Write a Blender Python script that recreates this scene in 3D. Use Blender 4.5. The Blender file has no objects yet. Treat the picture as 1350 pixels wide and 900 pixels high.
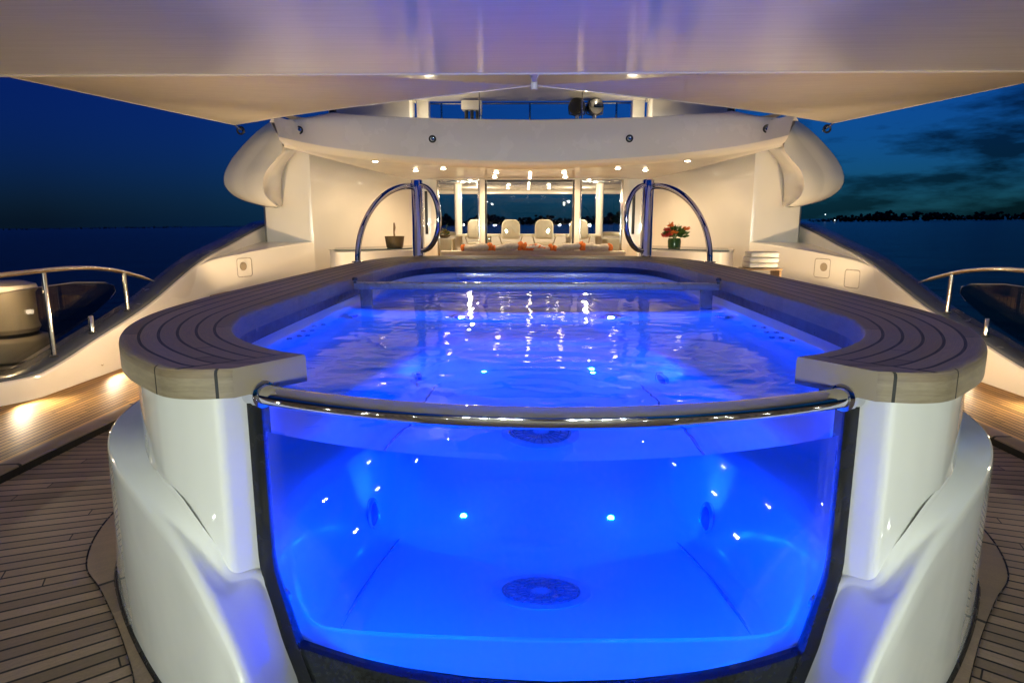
import bpy, bmesh, math, random
from mathutils import Vector, Matrix, noise
random.seed(7)
PI = math.pi
R = math.radians
sc = bpy.context.scene
COL = sc.collection

# ------------------------------------------------------------------ scene set-up
sc.render.engine = 'CYCLES'
sc.cycles.use_denoising = True
sc.cycles.max_bounces = 14
sc.cycles.diffuse_bounces = 4
sc.cycles.glossy_bounces = 6
sc.cycles.transmission_bounces = 10
sc.cycles.transparent_max_bounces = 12
sc.cycles.caustics_refractive = True
sc.cycles.caustics_reflective = False
sc.cycles.blur_glossy = 0.6
sc.cycles.sample_clamp_indirect = 6.0
sc.view_settings.view_transform = 'Standard'
sc.view_settings.look = 'None'
sc.view_settings.exposure = 0.0
sc.view_settings.gamma = 1.0

F, CAMZ, CAMX = 850.0, 1.75, -0.083
PITCH = math.atan(157 / F)
YAW = math.atan(18 / F * math.cos(PITCH))
cam = bpy.data.cameras.new('camera')
cam.sensor_width = 36
cam.lens = F / 1350 * 36
cam.clip_start = 0.05
cam.clip_end = 30000
co = bpy.data.objects.new('camera', cam)
COL.objects.link(co)
co.location = (CAMX, 0, CAMZ)
co.rotation_euler = (PI / 2 - PITCH, 0, YAW)
sc.camera = co

# ------------------------------------------------------------------ material helpers
def new_mat(name):
    m = bpy.data.materials.new(name)
    m.use_nodes = True
    nt = m.node_tree
    return m, nt, nt.nodes['Principled BSDF']

class N:
    """tiny node-graph helper"""
    def __init__(s, nt): s.nt = nt
    def n(s, t, **kw):
        x = s.nt.nodes.new(t)
        for k, v in kw.items(): setattr(x, k, v)
        return x
    def put(s, sock, v):
        if isinstance(v, bpy.types.NodeSocket): s.nt.links.new(v, sock)
        else: sock.default_value = v
    def m(s, op, a, b=None, c=None, clamp=False):
        x = s.n('ShaderNodeMath', operation=op); x.use_clamp = clamp
        s.put(x.inputs[0], a)
        if b is not None: s.put(x.inputs[1], b)
        if c is not None: s.put(x.inputs[2], c)
        return x.outputs[0]
    def mix(s, f, a, b, blend='MIX'):
        x = s.n('ShaderNodeMix', data_type='RGBA', blend_type=blend)
        s.put(x.inputs[0], f); s.put(x.inputs[6], a); s.put(x.inputs[7], b)
        return x.outputs[2]
    def noise(s, vec, scale, detail=3, rough=.5):
        x = s.n('ShaderNodeTexNoise')
        if vec is not None: s.put(x.inputs['Vector'], vec)
        x.inputs['Scale'].default_value = scale
        x.inputs['Detail'].default_value = detail
        x.inputs['Roughness'].default_value = rough
        return x.outputs[0]
    def ramp(s, v, a, b, lo=0., hi=1.):
        x = s.n('ShaderNodeMapRange'); s.put(x.inputs[0], v)
        x.inputs[1].default_value = a; x.inputs[2].default_value = b
        x.inputs[3].default_value = lo; x.inputs[4].default_value = hi
        return x.outputs[0]
    def comb(s, x, y, z=0.):
        c = s.n('ShaderNodeCombineXYZ')
        for i, v in enumerate((x, y, z)): s.put(c.inputs[i], v)
        return c.outputs[0]
    def sep(s, v):
        c = s.n('ShaderNodeSeparateXYZ'); s.put(c.inputs[0], v)
        return c.outputs
    def bump(s, bsdf, h, strength, dist):
        b = s.n('ShaderNodeBump'); s.put(b.inputs['Height'], h)
        b.inputs['Strength'].default_value = strength
        b.inputs['Distance'].default_value = dist
        s.nt.links.new(b.outputs[0], bsdf.inputs['Normal'])

def C4(c): return (c[0], c[1], c[2], 1.0)

def plain(name, col, rough=.5, metal=0., coat=0., spec=.5, var=.06, vscale=6., bump=0., bscale=60., ior=1.45):
    m, nt, b = new_mat(name)
    g = N(nt)
    pos = g.n('ShaderNodeNewGeometry').outputs['Position']
    v = g.ramp(g.noise(pos, vscale, 4), .3, .7, 1 - var, 1 + var)
    cc = g.mix(1.0, C4(col), g.comb(v, v, v), 'MULTIPLY')
    nt.links.new(cc, b.inputs['Base Color'])
    r2 = g.ramp(g.noise(pos, vscale * 2.3, 4), .3, .7, max(.01, rough * .75), min(1, rough * 1.25))
    nt.links.new(r2, b.inputs['Roughness'])
    b.inputs['Metallic'].default_value = metal
    b.inputs['Coat Weight'].default_value = coat
    b.inputs['Coat Roughness'].default_value = .02
    b.inputs['Specular IOR Level'].default_value = spec
    b.inputs['IOR'].default_value = ior
    if bump: g.bump(b, g.noise(pos, bscale, 3), bump, .004)
    return m

def emis(name, col, strength):
    m, nt, b = new_mat(name)
    b.inputs['Base Color'].default_value = C4(col)
    b.inputs['Emission Color'].default_value = C4(col)
    b.inputs['Emission Strength'].default_value = strength
    return m

def thin_glass(name, tint, refl=1.0, rough=0.0):
    m = bpy.data.materials.new(name); m.use_nodes = True
    nt = m.node_tree; nt.nodes.clear(); g = N(nt)
    out = g.n('ShaderNodeOutputMaterial')
    t = g.n('ShaderNodeBsdfTransparent'); t.inputs[0].default_value = C4(tint)
    gl = g.n('ShaderNodeBsdfGlossy'); gl.inputs['Roughness'].default_value = rough
    fr = g.n('ShaderNodeFresnel')
    bk = g.n('ShaderNodeNewGeometry').outputs['Backfacing']
    g.put(fr.inputs[0], g.ramp(bk, 0, 1, 1.45, 1 / 1.45))
    f = g.m('MULTIPLY', fr.outputs[0], refl, clamp=True)
    mx = g.n('ShaderNodeMixShader')
    g.put(mx.inputs[0], f); nt.links.new(t.outputs[0], mx.inputs[1]); nt.links.new(gl.outputs[0], mx.inputs[2])
    nt.links.new(mx.outputs[0], out.inputs[0])
    return m

# ---- teak on the pool rim: UV u = across, v = metres along
def teak_rim(name):
    m, nt, b = new_mat(name); g = N(nt)
    uv = g.n('ShaderNodeUVMap'); uv.uv_map = 'UVMap'
    u, v, _ = g.sep(uv.outputs[0])
    us = g.m('MULTIPLY', u, 6.0)
    fr = g.m('FRACT', us)
    d = g.m('MINIMUM', fr, g.m('SUBTRACT', 1.0, fr))
    inner = g.m('MULTIPLY', g.m('GREATER_THAN', u, .08), g.m('LESS_THAN', u, .93))
    body = g.m('GREATER_THAN', v, .115)
    seam = g.m('MULTIPLY', g.m('MULTIPLY', g.m('LESS_THAN', d, .082), inner), body)
    top = g.m('MULTIPLY', g.m('GREATER_THAN', u, .02), g.m('LESS_THAN', u, .98))
    vs = g.m('MULTIPLY', g.m('LESS_THAN', g.m('ABSOLUTE', g.m('SUBTRACT', v, .115)), .006), top)
    side = g.m('LESS_THAN', u, .03)
    vs2 = g.m('MULTIPLY', g.m('LESS_THAN', g.m('ABSOLUTE', g.m('SUBTRACT', v, .20)), .0035), side)
    vs3 = g.m('MULTIPLY', g.m('LESS_THAN', g.m('ABSOLUTE', g.m('SUBTRACT', v, .03)), .003), side)
    # butt joints, one per strip every ~2.1 m
    k = g.m('FLOOR', us)
    wn = g.n('ShaderNodeTexWhiteNoise', noise_dimensions='1D'); g.put(wn.inputs['W'], k)
    vj = g.m('FRACT', g.m('ADD', g.m('DIVIDE', v, 2.1), wn.outputs[0]))
    butt = g.m('MULTIPLY', g.m('MULTIPLY', g.m('LESS_THAN', vj, .0035), inner), body)
    seam = g.m('MAXIMUM', g.m('MAXIMUM', seam, butt), g.m('MAXIMUM', vs, g.m('MAXIMUM', vs2, vs3)))
    gr = g.noise(g.comb(g.m('MULTIPLY', u, 40.), g.m('MULTIPLY', v, 4.0), k), 2.0, 6, .65)
    wn2 = g.n('ShaderNodeTexWhiteNoise', noise_dimensions='2D')
    g.put(wn2.inputs['Vector'], g.comb(k, g.m('FLOOR', g.m('ADD', g.m('DIVIDE', v, 2.1), wn.outputs[0]))))
    pos = g.n('ShaderNodeNewGeometry').outputs['Position']
    blot = g.ramp(g.noise(pos, 5., 4), .35, .7)
    base = g.mix(g.ramp(gr, .3, .7), C4((.15, .108, .062)), C4((.32, .238, .145)))
    tone = g.ramp(wn2.outputs[0], 0, 1, .62, 1.28)
    base = g.mix(1.0, base, g.comb(tone, tone, tone), 'MULTIPLY')
    base = g.mix(g.m('MULTIPLY', blot, .35), base, C4((.20, .185, .15)))
    lit_side = g.mix(g.ramp(gr, .3, .7), C4((.17, .135, .082)), C4((.32, .265, .175)))
    base = g.mix(g.m('LESS_THAN', u, -.015), base, lit_side)  # side faces coloured lighter for the light that falls on them
    base = g.mix(seam, base, C4((.003, .003, .003)))
    nt.links.new(base, b.inputs['Base Color'])
    g.put(b.inputs['Roughness'], g.ramp(gr, .3, .7, .5, .72))
    h = g.m('SUBTRACT', g.m('MULTIPLY', gr, .25), seam)
    g.bump(b, h, .5, .003)
    return m

def teak_deck(name, mode):
    m, nt, b = new_mat(name); g = N(nt)
    pos = g.n('ShaderNodeNewGeometry').outputs['Position']
    x, y, z = g.sep(pos)
    if mode == 'fan':
        ax = g.m('ADD', g.m('ABSOLUTE', x), 1.6)
        ay = g.m('SUBTRACT', 5.0, y)
        s = g.m('DIVIDE', g.m('ARCTAN2', ay, ax), .0182)
        along = g.m('SQRT', g.m('ADD', g.m('MULTIPLY', ax, ax), g.m('MULTIPLY', ay, ay)))
        w = .085
    elif mode == 'along':
        s = g.m('DIVIDE', g.m('ABSOLUTE', x), .058); along = y; w = .09
    else:
        s = g.m('MULTIPLY', g.m('ARCTAN2', g.m('SUBTRACT', y, 5.0), x), 3.4)
        along = g.m('MULTIPLY', s, .7); w = .012
    k = g.m('FLOOR', s); fr = g.m('FRACT', s)
    d = g.m('MINIMUM', fr, g.m('SUBTRACT', 1.0, fr))
    seam = g.m('LESS_THAN', d, w)
    wn = g.n('ShaderNodeTexWhiteNoise', noise_dimensions='1D'); g.put(wn.inputs['W'], k)
    al = g.m('ADD', g.m('DIVIDE', along, 2.3), g.m('MULTIPLY', wn.outputs[0], 7.))
    if mode != 'ring':
        butt = g.m('LESS_THAN', g.m('FRACT', al), .003)
        seam = g.m('MAXIMUM', seam, butt)
    wn2 = g.n('ShaderNodeTexWhiteNoise', noise_dimensions='2D'); g.put(wn2.inputs['Vector'], g.comb(k, g.m('FLOOR', al)))
    gr = g.noise(g.comb(g.m('MULTIPLY', s, 3.), g.m('MULTIPLY', along, 5.), wn.outputs[0]), 2.2, 6, .7)
    fine = g.noise(pos, 90., 3, .6)
    gg = g.m('ADD', g.m('MULTIPLY', gr, .6), g.m('MULTIPLY', fine, .4))
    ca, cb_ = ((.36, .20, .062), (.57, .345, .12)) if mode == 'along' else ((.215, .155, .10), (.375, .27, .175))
    base = g.mix(g.ramp(gg, .32, .68), C4(ca), C4(cb_))
    tone = g.ramp(wn2.outputs[0], 0, 1, .66, 1.28)
    base = g.mix(1.0, base, g.comb(tone, tone, tone), 'MULTIPLY')
    st = g.ramp(g.noise(pos, 1.7, 5, .6), .4, .75)
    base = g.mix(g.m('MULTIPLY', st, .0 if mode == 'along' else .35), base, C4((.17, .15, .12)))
    base = g.mix(seam, base, C4((.008, .008, .008)))
    nt.links.new(base, b.inputs['Base Color'])
    b.inputs['Specular IOR Level'].default_value = .3
    g.put(b.inputs['Roughness'], g.ramp(gg, .3, .7, .48 if mode == 'along' else .38, .7))
    g.bump(b, g.m('SUBTRACT', g.m('MULTIPLY', gg, .3), seam), .4, .003)
    return m

def fabric(name, col, rough, weave=1.0):
    m, nt, b = new_mat(name); g = N(nt)
    pos = g.n('ShaderNodeNewGeometry').outputs['Position']
    x, y, z = g.sep(pos)
    st = g.noise(g.comb(g.m('MULTIPLY', x, .7), g.m('MULTIPLY', y, 26.), g.m('MULTIPLY', z, 26.)), 1.6, 5, .65)
    fi = g.noise(g.comb(g.m('MULTIPLY', x, 30.), g.m('MULTIPLY', y, 120.), z), 1.5, 2)
    h = g.m('ADD', st, g.m('MULTIPLY', fi, .25))
    v = g.ramp(st, .3, .7, .91, 1.05)
    nt.links.new(g.mix(1.0, C4(col), g.comb(v, v, v), 'MULTIPLY'), b.inputs['Base Color'])
    b.inputs['Roughness'].default_value = rough
    g.bump(b, h, .28 * weave, .012)
    return m

M = {}
M['gel'] = plain('white_gelcoat', (.80, .81, .77), .06, coat=.6, var=.025, vscale=1.4)
def wavy(m):
    nt = m.node_tree; g = N(nt); b = nt.nodes['Principled BSDF']
    g.bump(b, g.noise(g.n('ShaderNodeNewGeometry').outputs['Position'], 3.0, 2), .12, .03)
wavy(M['gel'])
M['house'] = plain('white_house_paint', (.80, .765, .70), .16, coat=.35, var=.03, vscale=1.1)
M['basin'] = plain('basin_white', (.80, .81, .82), .10, var=.035, vscale=2.2)
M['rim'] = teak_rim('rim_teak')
M['deck'] = teak_deck('deck_teak', 'fan')
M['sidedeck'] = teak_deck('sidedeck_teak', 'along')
M['ring'] = teak_deck('margin_teak', 'ring')
M['chrome'] = plain('polished_steel', (.78, .78, .78), .05, metal=1., var=.03, vscale=9)
M['steel'] = plain('brushed_steel', (.62, .60, .56), .16, metal=1., var=.05, vscale=12)
M['black'] = plain('black_seal', (.008, .009, .01), .25, var=.2)
M['plinth'] = plain('black_granite', (.012, .014, .016), .2, var=.5, vscale=60)
M['awning'] = fabric('awning_cloth', (.62, .62, .62), .10, .2)
M['sail'] = fabric('sail_cloth', (.72, .66, .56), .55, .8)
M['cap'] = plain('cap_grey', (.10, .115, .14), .22, coat=.3, var=.08, vscale=3)  # dark grey-blue base colour on the cap rails
M['dark'] = plain('dark_metal', (.02, .02, .022), .35)
M['glass'] = thin_glass('clear_glass', (.96, .98, 1.0), .9)
M['pane'] = thin_glass('door_glass', (.93, .95, .93), 1.0)
M['smoke'] = thin_glass('smoked_glass', (.62, .62, .60), .7, .02)
M['topglass'] = plain('glass_shelf', (.10, .14, .14), .04, var=.05)
M['cream'] = plain('cream_leather', (.62, .58, .46), .45, var=.05, vscale=9)
M['wood'] = plain('oak_wood', (.30, .19, .10), .4, var=.25, vscale=14)
M['wicker'] = plain('brown_wicker', (.13, .085, .035), .7, var=.45, vscale=45, bump=.8, bscale=70)
M['leaf'] = plain('leaf_green', (.055, .12, .025), .5, var=.4, vscale=40)
M['petal_o'] = plain('petal_orange', (.65, .16, .03), .5, var=.3, vscale=50)
M['petal_r'] = plain('petal_red', (.42, .035, .03), .5, var=.3, vscale=50)
M['petal_y'] = plain('petal_yellow', (.6, .4, .05), .5, var=.3, vscale=50)
M['greenglass'] = plain('green_glass', (.05, .11, .03), .08, var=.2)
M['towel'] = plain('towel_white', (.80, .77, .70), .9, var=.05, vscale=20, bump=.9, bscale=160)
M['orange'] = plain('orange_cloth', (.62, .15, .02), .8, var=.2, vscale=18)
M['greycloth'] = plain('grey_cloth', (.42, .38, .34), .85, var=.2, vscale=22)
M['hulldeck'] = plain('platform_paint', (.26, .24, .21), .4, var=.1)
M['lens_warm'] = emis('lamp_lens_warm', (1., .80, .55), 22)
M['lens_deck'] = emis('lamp_lens_deck', (1., .86, .62), 30)
M['strip'] = emis('led_strip', (1., .82, .58), 9)
M['lens_white'] = emis('lamp_lens_white', (.95, 1., .9), 320)
M['lens_blue'] = emis('pool_lens_blue', (.004, .03, .55), .8)
M['jet'] = plain('jet_nozzle_grey', (.10, .12, .16), .3)
M['drain'] = plain('drain_grey', (.40, .42, .47), .35)
M['grille'] = plain('grille_grey', (.10, .11, .15), .35)
M['capstan'] = plain('capstan_paint', (.56, .50, .40), .3, coat=.3, var=.0, vscale=.5)
M['shore'] = emis('shore_lamp', (.8, .95, 1.), 4)

def pillow_mat():
    m, nt, b = new_mat('patterned_cloth'); g = N(nt)
    tc = g.n('ShaderNodeNewGeometry').outputs['Position']
    x, y, z = g.sep(tc)
    v = g.noise(g.comb(g.m('MULTIPLY', x, 5.), g.m('MULTIPLY', z, 9.), y), 1.3, 2)
    c = g.mix(g.m('GREATER_THAN', v, .53), C4((.55, .48, .42)), C4((.60, .13, .02)))
    v2 = g.noise(tc, 9., 2)
    c = g.mix(g.m('GREATER_THAN', v2, .60), c, C4((.25, .20, .18)))
    nt.links.new(c, b.inputs['Base Color']); b.inputs['Roughness'].default_value = .85
    return m
M['pillow'] = pillow_mat()

def water_mat():
    m = bpy.data.materials.new('pool_water'); m.use_nodes = True
    nt = m.node_tree; nt.nodes.clear(); g = N(nt)
    out = g.n('ShaderNodeOutputMaterial')
    rf = g.n('ShaderNodeBsdfRefraction'); rf.inputs['IOR'].default_value = 1.333; rf.inputs['Roughness'].default_value = 0
    gl = g.n('ShaderNodeBsdfGlossy'); gl.inputs['Roughness'].default_value = 0
    fr = g.n('ShaderNodeFresnel'); fr.inputs[0].default_value = 1.333
    mx = g.n('ShaderNodeMixShader')
    g.put(mx.inputs[0], g.m('MULTIPLY', fr.outputs[0], .86)); nt.links.new(rf.outputs[0], mx.inputs[1]); nt.links.new(gl.outputs[0], mx.inputs[2])
    nt.links.new(mx.outputs[0], out.inputs[0])
    va = g.n('ShaderNodeVolumeAbsorption'); va.inputs[0].default_value = (.0, .72, 1.0, 1); va.inputs[1].default_value = 1.3
    nt.links.new(va.outputs[0], out.inputs['Volume'])
    return m
M['water'] = water_mat()

def sea_mat():
    m, nt, b = new_mat('sea_water'); g = N(nt)
    pos = g.n('ShaderNodeNewGeometry').outputs['Position']
    b.inputs['Base Color'].default_value = (.002, .006, .014, 1)
    b.inputs['Roughness'].default_value = .18
    b.inputs['IOR'].default_value = 1.333
    h = g.m('ADD', g.noise(pos, .35, 6, .65), g.m('MULTIPLY', g.noise(pos, .05, 4), 2.5))
    g.bump(b, h, 1.0, .9)
    return m
M['sea'] = sea_mat()
M['tree'] = plain('dark_foliage', (.012, .018, .010), .9, var=.4, vscale=.08)
M['land'] = plain('dark_shore', (.008, .012, .012), .9, var=.3, vscale=.05)

# ------------------------------------------------------------------ object helpers
def wloc(o):
    v = Vector((0, 0, 0))
    while o is not None:
        v += o.location; o = o.parent
    return v

def thing(name, label, cat, loc=(0, 0, 0), group=None, kind=None):
    o = bpy.data.objects.new(name, None); COL.objects.link(o)
    o.empty_display_size = .1
    o.location = loc; o['label'] = label; o['category'] = cat
    if group: o['group'] = group
    if kind: o['kind'] = kind
    return o

def tag(o, label, cat, group=None, kind=None):
    o['label'] = label; o['category'] = cat
    if group: o['group'] = group
    if kind: o['kind'] = kind
    return o

def add(name, bm, mat, parent=None, angle=38, smooth=True, recalc=True):
    if recalc: bmesh.ops.recalc_face_normals(bm, faces=bm.faces)
    if smooth:
        for f in bm.faces: f.smooth = True
        a = R(angle)
        for e in bm.edges:
            if len(e.link_faces) == 2:
                if e.calc_face_angle(0) > a: e.smooth = False
    me = bpy.data.meshes.new(name); bm.to_mesh(me); bm.free()
    me.materials.append(mat)
    o = bpy.data.objects.new(name, me); COL.objects.link(o)
    if parent is not None:
        o.parent = parent; o.location = -wloc(parent)
    return o

def B(): return bmesh.new()

def grid(bm, rows, close_u=False, close_v=False, uvs=None):
    vs = [[bm.verts.new(p) for p in r] for r in rows]
    uvl = (bm.loops.layers.uv.get('UVMap') or bm.loops.layers.uv.new('UVMap')) if uvs else None
    nr, nc = len(vs), len(vs[0])
    for i in range(nr if close_v else nr - 1):
        for j in range(nc if close_u else nc - 1):
            ids = [(i, j), ((i + 1) % nr, j), ((i + 1) % nr, (j + 1) % nc), (i, (j + 1) % nc)]
            try: f = bm.faces.new([vs[a][b] for a, b in ids])
            except ValueError: continue
            if uvs:
                for lp, (a, b) in zip(f.loops, ids):
                    lp[uvl].uv = uvs(a, b, i, j)
    return vs

def box(bm, c, s, bev=0., rot=None, seg=2):
    r = bmesh.ops.create_cube(bm, size=1.0)
    vs = r['verts']
    for v in vs:
        v.co = Vector((v.co.x * s[0], v.co.y * s[1], v.co.z * s[2]))
    if bev > 0:
        es = list({e for v in vs for e in v.link_edges})
        rb = bmesh.ops.bevel(bm, geom=es, offset=bev, segments=seg, profile=.6, affect='EDGES')
        vs = list({v for f in rb['faces'] for v in f.verts} | {v for v in vs if v.is_valid})
    for v in vs:
        p = v.co.copy()
        if rot is not None: p = rot @ p
        v.co = p + Vector(c)

def tube(bm, pts, r, seg=12, caps=True, flat=1.0, flatdir=None):
    pts = [Vector(p) for p in pts]
    n = len(pts); T = []
    for i in range(n):
        t = pts[min(i + 1, n - 1)] - pts[max(i - 1, 0)]
        T.append(t.normalized())
    up = Vector((0, 0, 1)) if abs(T[0].z) < .9 else Vector((0, 1, 0))
    a = T[0].cross(up).normalized(); rows = []
    for i in range(n):
        if i:
            q = T[i - 1].rotation_difference(T[i]); a = q @ a
        b = T[i].cross(a).normalized()
        rr = r[i] if isinstance(r, (list, tuple)) else r
        rows.append([pts[i] + a * (math.cos(2 * PI * k / seg) * rr * flat) + b * (math.sin(2 * PI * k / seg) * rr) for k in range(seg)])
    vs = grid(bm, rows, close_u=True)
    if caps:
        bm.faces.new(vs[0][::-1]); bm.faces.new(vs[-1])

def lathe(bm, prof, c=(0, 0, 0), seg=24, axis=None):
    rows = []
    q = Vector((0, 0, 1)).rotation_difference(Vector(axis).normalized()) if axis is not None else None
    for (r, z) in prof:
        row = []
        for k in range(seg):
            p = Vector((math.cos(2 * PI * k / seg) * r, math.sin(2 * PI * k / seg) * r, z))
            if q: p = q @ p
            row.append(p + Vector(c))
        rows.append(row)
    vs = grid(bm, rows, close_u=True)
    if prof[0][0] > 1e-5: bm.faces.new(vs[0][::-1])
    if prof[-1][0] > 1e-5: bm.faces.new(vs[-1])
    bmesh.ops.remove_doubles(bm, verts=bm.verts, dist=1e-6)

def cyl(bm, c, r, h, seg=20, bev=.004, axis=None):
    lathe(bm, [(r - bev, 0), (r, bev), (r, h - bev), (r - bev, h)], c, seg, axis)

def catmull(P, n):
    P = [Vector(p) for p in P]; out = []
    for i in range(len(P) - 1):
        p0 = P[i - 1] if i else 2 * P[0] - P[1]
        p3 = P[i + 2] if i + 2 < len(P) else 2 * P[-1] - P[-2]
        p1, p2 = P[i], P[i + 1]
        for k in range(n):
            t = k / n
            out.append(.5 * ((2 * p1) + (p2 - p0) * t + (2 * p0 - 5 * p1 + 4 * p2 - p3) * t * t + (3 * p1 - p0 - 3 * p2 + p3) * t ** 3))
    out.append(P[-1].copy()); return out

def interp(tab, x):
    if x <= tab[0][0]: return tab[0][1]
    for (a, p), (b, q) in zip(tab, tab[1:]):
        if x <= b:
            t = (x - a) / (b - a)
            return p + (q - p) * t
    return tab[-1][1]

def sinterp(tab, x):
    if x <= tab[0][0]: return tab[0][1]
    for (a, p), (b, q) in zip(tab, tab[1:]):
        if x <= b:
            t = (x - a) / (b - a); t = t * t * (3 - 2 * t)
            return p + (q - p) * t
    return tab[-1][1]

def spot(loc, target, power, col, ang=120, blend=.6, size=.04, name='lamp_light', parent=None):
    l = bpy.data.lights.new(name, 'SPOT'); l.energy = power; l.color = col
    l.spot_size = R(ang); l.spot_blend = blend; l.shadow_soft_size = size
    o = bpy.data.objects.new(name, l); COL.objects.link(o)
    d = Vector(target) - Vector(loc)
    o.rotation_euler = d.to_track_quat('-Z', 'Y').to_euler()
    o.location = loc
    if parent is not None:
        o.parent = parent; o.location = Vector(loc) - wloc(parent)
    return o

def point(loc, power, col, size=.04, name='lamp_light', parent=None):
    l = bpy.data.lights.new(name, 'POINT'); l.energy = power; l.color = col
    l.shadow_soft_size = size
    o = bpy.data.objects.new(name, l); COL.objects.link(o)
    o.location = loc
    if parent is not None:
        o.parent = parent; o.location = Vector(loc) - wloc(parent)
    return o

WARM = (1.0, .70, .38)
WARM2 = (1.0, .80, .55)
NEUT = (.92, 1.0, .84)
BLUE = (.0, .115, 1.0)

# tuning knobs
P_DOWN = 76.0
P_SALOON = 110.0
P_DECK = 42.0
P_UP = 175.0
P_FLOOD = 330.0
P_POOL = 290.0

# ================================================================== SKY, SUN, SEA
w = bpy.data.worlds.new('World'); sc.world = w; w.use_nodes = True
nt = w.node_tree; g = N(nt)
bg = nt.nodes['Background']
sky = g.n('ShaderNodeTexSky', sky_type='NISHITA')
sky.sun_disc = False
SUN_EL, SUN_ROT = R(4.0), R(190)
sky.sun_elevation = SUN_EL; sky.sun_rotation = SUN_ROT
sky.air_density = 1.2; sky.dust_density = .4; sky.ozone_density = 3.0
dirv = g.n('ShaderNodeNewGeometry').outputs['Incoming']
tc = g.n('ShaderNodeTexCoord').outputs['Generated']
dx, dy, dz = g.sep(tc)
# evening cloud banks, thicker to starboard
cl = g.noise(g.comb(g.m('MULTIPLY', dx, 2.2), g.m('MULTIPLY', dy, 2.2), g.m('MULTIPLY', dz, 9.0)), 2.6, 7, .58)
side = g.ramp(dx, -.1, .55)
cm = g.m('MULTIPLY', g.ramp(cl, .44, .57), side)
tint = g.mix(1.0, sky.outputs[0], (.05, .42, 1.25, 1), 'MULTIPLY')
lr = g.ramp(dx, -.45, .45)
tint = g.mix(1.0, tint, g.mix(lr, (.7, .40, 1.05, 1), (1.25, 1.4, 2.0, 1)), 'MULTIPLY')
hz = g.ramp(dz, .0, .30, 1., 0.)
hzc = g.mix(lr, (.0, .03, .14, 1), (.0, .16, .44, 1))
tint = g.mix(hz, tint, g.mix(1.0, tint, hzc, 'ADD'))
fw = g.m('MULTIPLY', g.ramp(dy, .80, .98), hz)
tint = g.mix(fw, tint, g.mix(1.0, tint, (.0, .22, .75, 1), 'ADD'))
sk = g.mix(g.m('MULTIPLY', cm, .78), tint, (.0, .0, .0, 1))
nt.links.new(sk, bg.inputs[0])
bg.inputs[1].default_value = .05
sun = bpy.data.lights.new('sun', 'SUN'); sun.energy = .004; sun.angle = R(.5); sun.color = (1, .85, .7)
so = bpy.data.objects.new('sun', sun); COL.objects.link(so)
so.rotation_euler = (R(86), 0, R(170))

TILT = math.tan(R(.68))
SEA_Z = -5.0
bm = B()
S = 20000
grid(bm, [[(x, y, SEA_Z + TILT * x) for x in (-S, -2000, -300, 0, 300, 2000, S)] for y in (-3000, -300, 0, 300, 2000, S)])
o = add('sea', bm, M['sea']); o['kind'] = 'structure'; o['label'] = 'dark calm sea beyond the bulwarks'

def treeline(name, a0, a1, dist, hgt, label, mat, step=.0016, rough=1.0):
    bm = B()
    a = a0; rnd = random.Random(len(name))
    while a < a1:
        d = dist * rnd.uniform(.97, 1.04)
        x, y = math.sin(a) * d, math.cos(a) * d
        zb = SEA_Z + TILT * x
        env = .55 + .45 * noise.noise(Vector((a * 25, 3.1, 0))) + .25 * noise.noise(Vector((a * 90, 1, 0)))
        edge = min(1, (a - a0) / .05 + .15, (a1 - a) / .05 + .15)
        h = hgt * max(.25, env) * edge * rnd.uniform(.7, 1.1)
        r = max(2.2, h * .42)
        for k in range(3):
            ox, oy, oz = rnd.uniform(-r, r), rnd.uniform(-r, r), h * (.28 + .26 * k)
            rr = r * rnd.uniform(.55, 1.0) * (1 - .18 * k)
            res = bmesh.ops.create_icosphere(bm, subdivisions=1, radius=rr)
            for v in res['verts']:
                n = 1 + .45 * rough * noise.noise(v.co * (2.2 / rr) + Vector((a * 900, k, 0)))
                v.co = v.co * n
                v.co.z *= .8
                v.co += Vector((x + ox, y + oy, zb + oz))
        a += step * rnd.uniform(.6, 1.4)
    o = add(name, bm, mat, angle=180)
    tag(o, label, 'trees', kind='stuff')
    return o

treeline('treeline', R(22.5), R(52), 1500, 27, 'dark wooded shore low on the horizon at the right', M['tree'], .0024)
treeline('treeline', R(-12), R(14), 1500, 38, 'dark wooded shore seen through the saloon windows', M['tree'], .0024)
treeline('shore', R(-55), R(-18), 3200, 15, 'thin dark strip of far land at the left', M['land'], .003)
for az, zz in ((24.3, 15.), (25.0, 3.5)):
    d = 1480; bm = B(); x, y = math.sin(R(az)) * d, math.cos(R(az)) * d
    bmesh.ops.create_icosphere(bm, subdivisions=1, radius=1.0)
    for v in bm.verts: v.co += Vector((x, y, SEA_Z + TILT * x + zz))
    tag(add('shore_lamp', bm, M['shore']), 'tiny white lamp %s on the dark shore' % ('in the treetops' if zz > 10 else 'at the waterline'), 'lamp', 'shore lamps')

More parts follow.
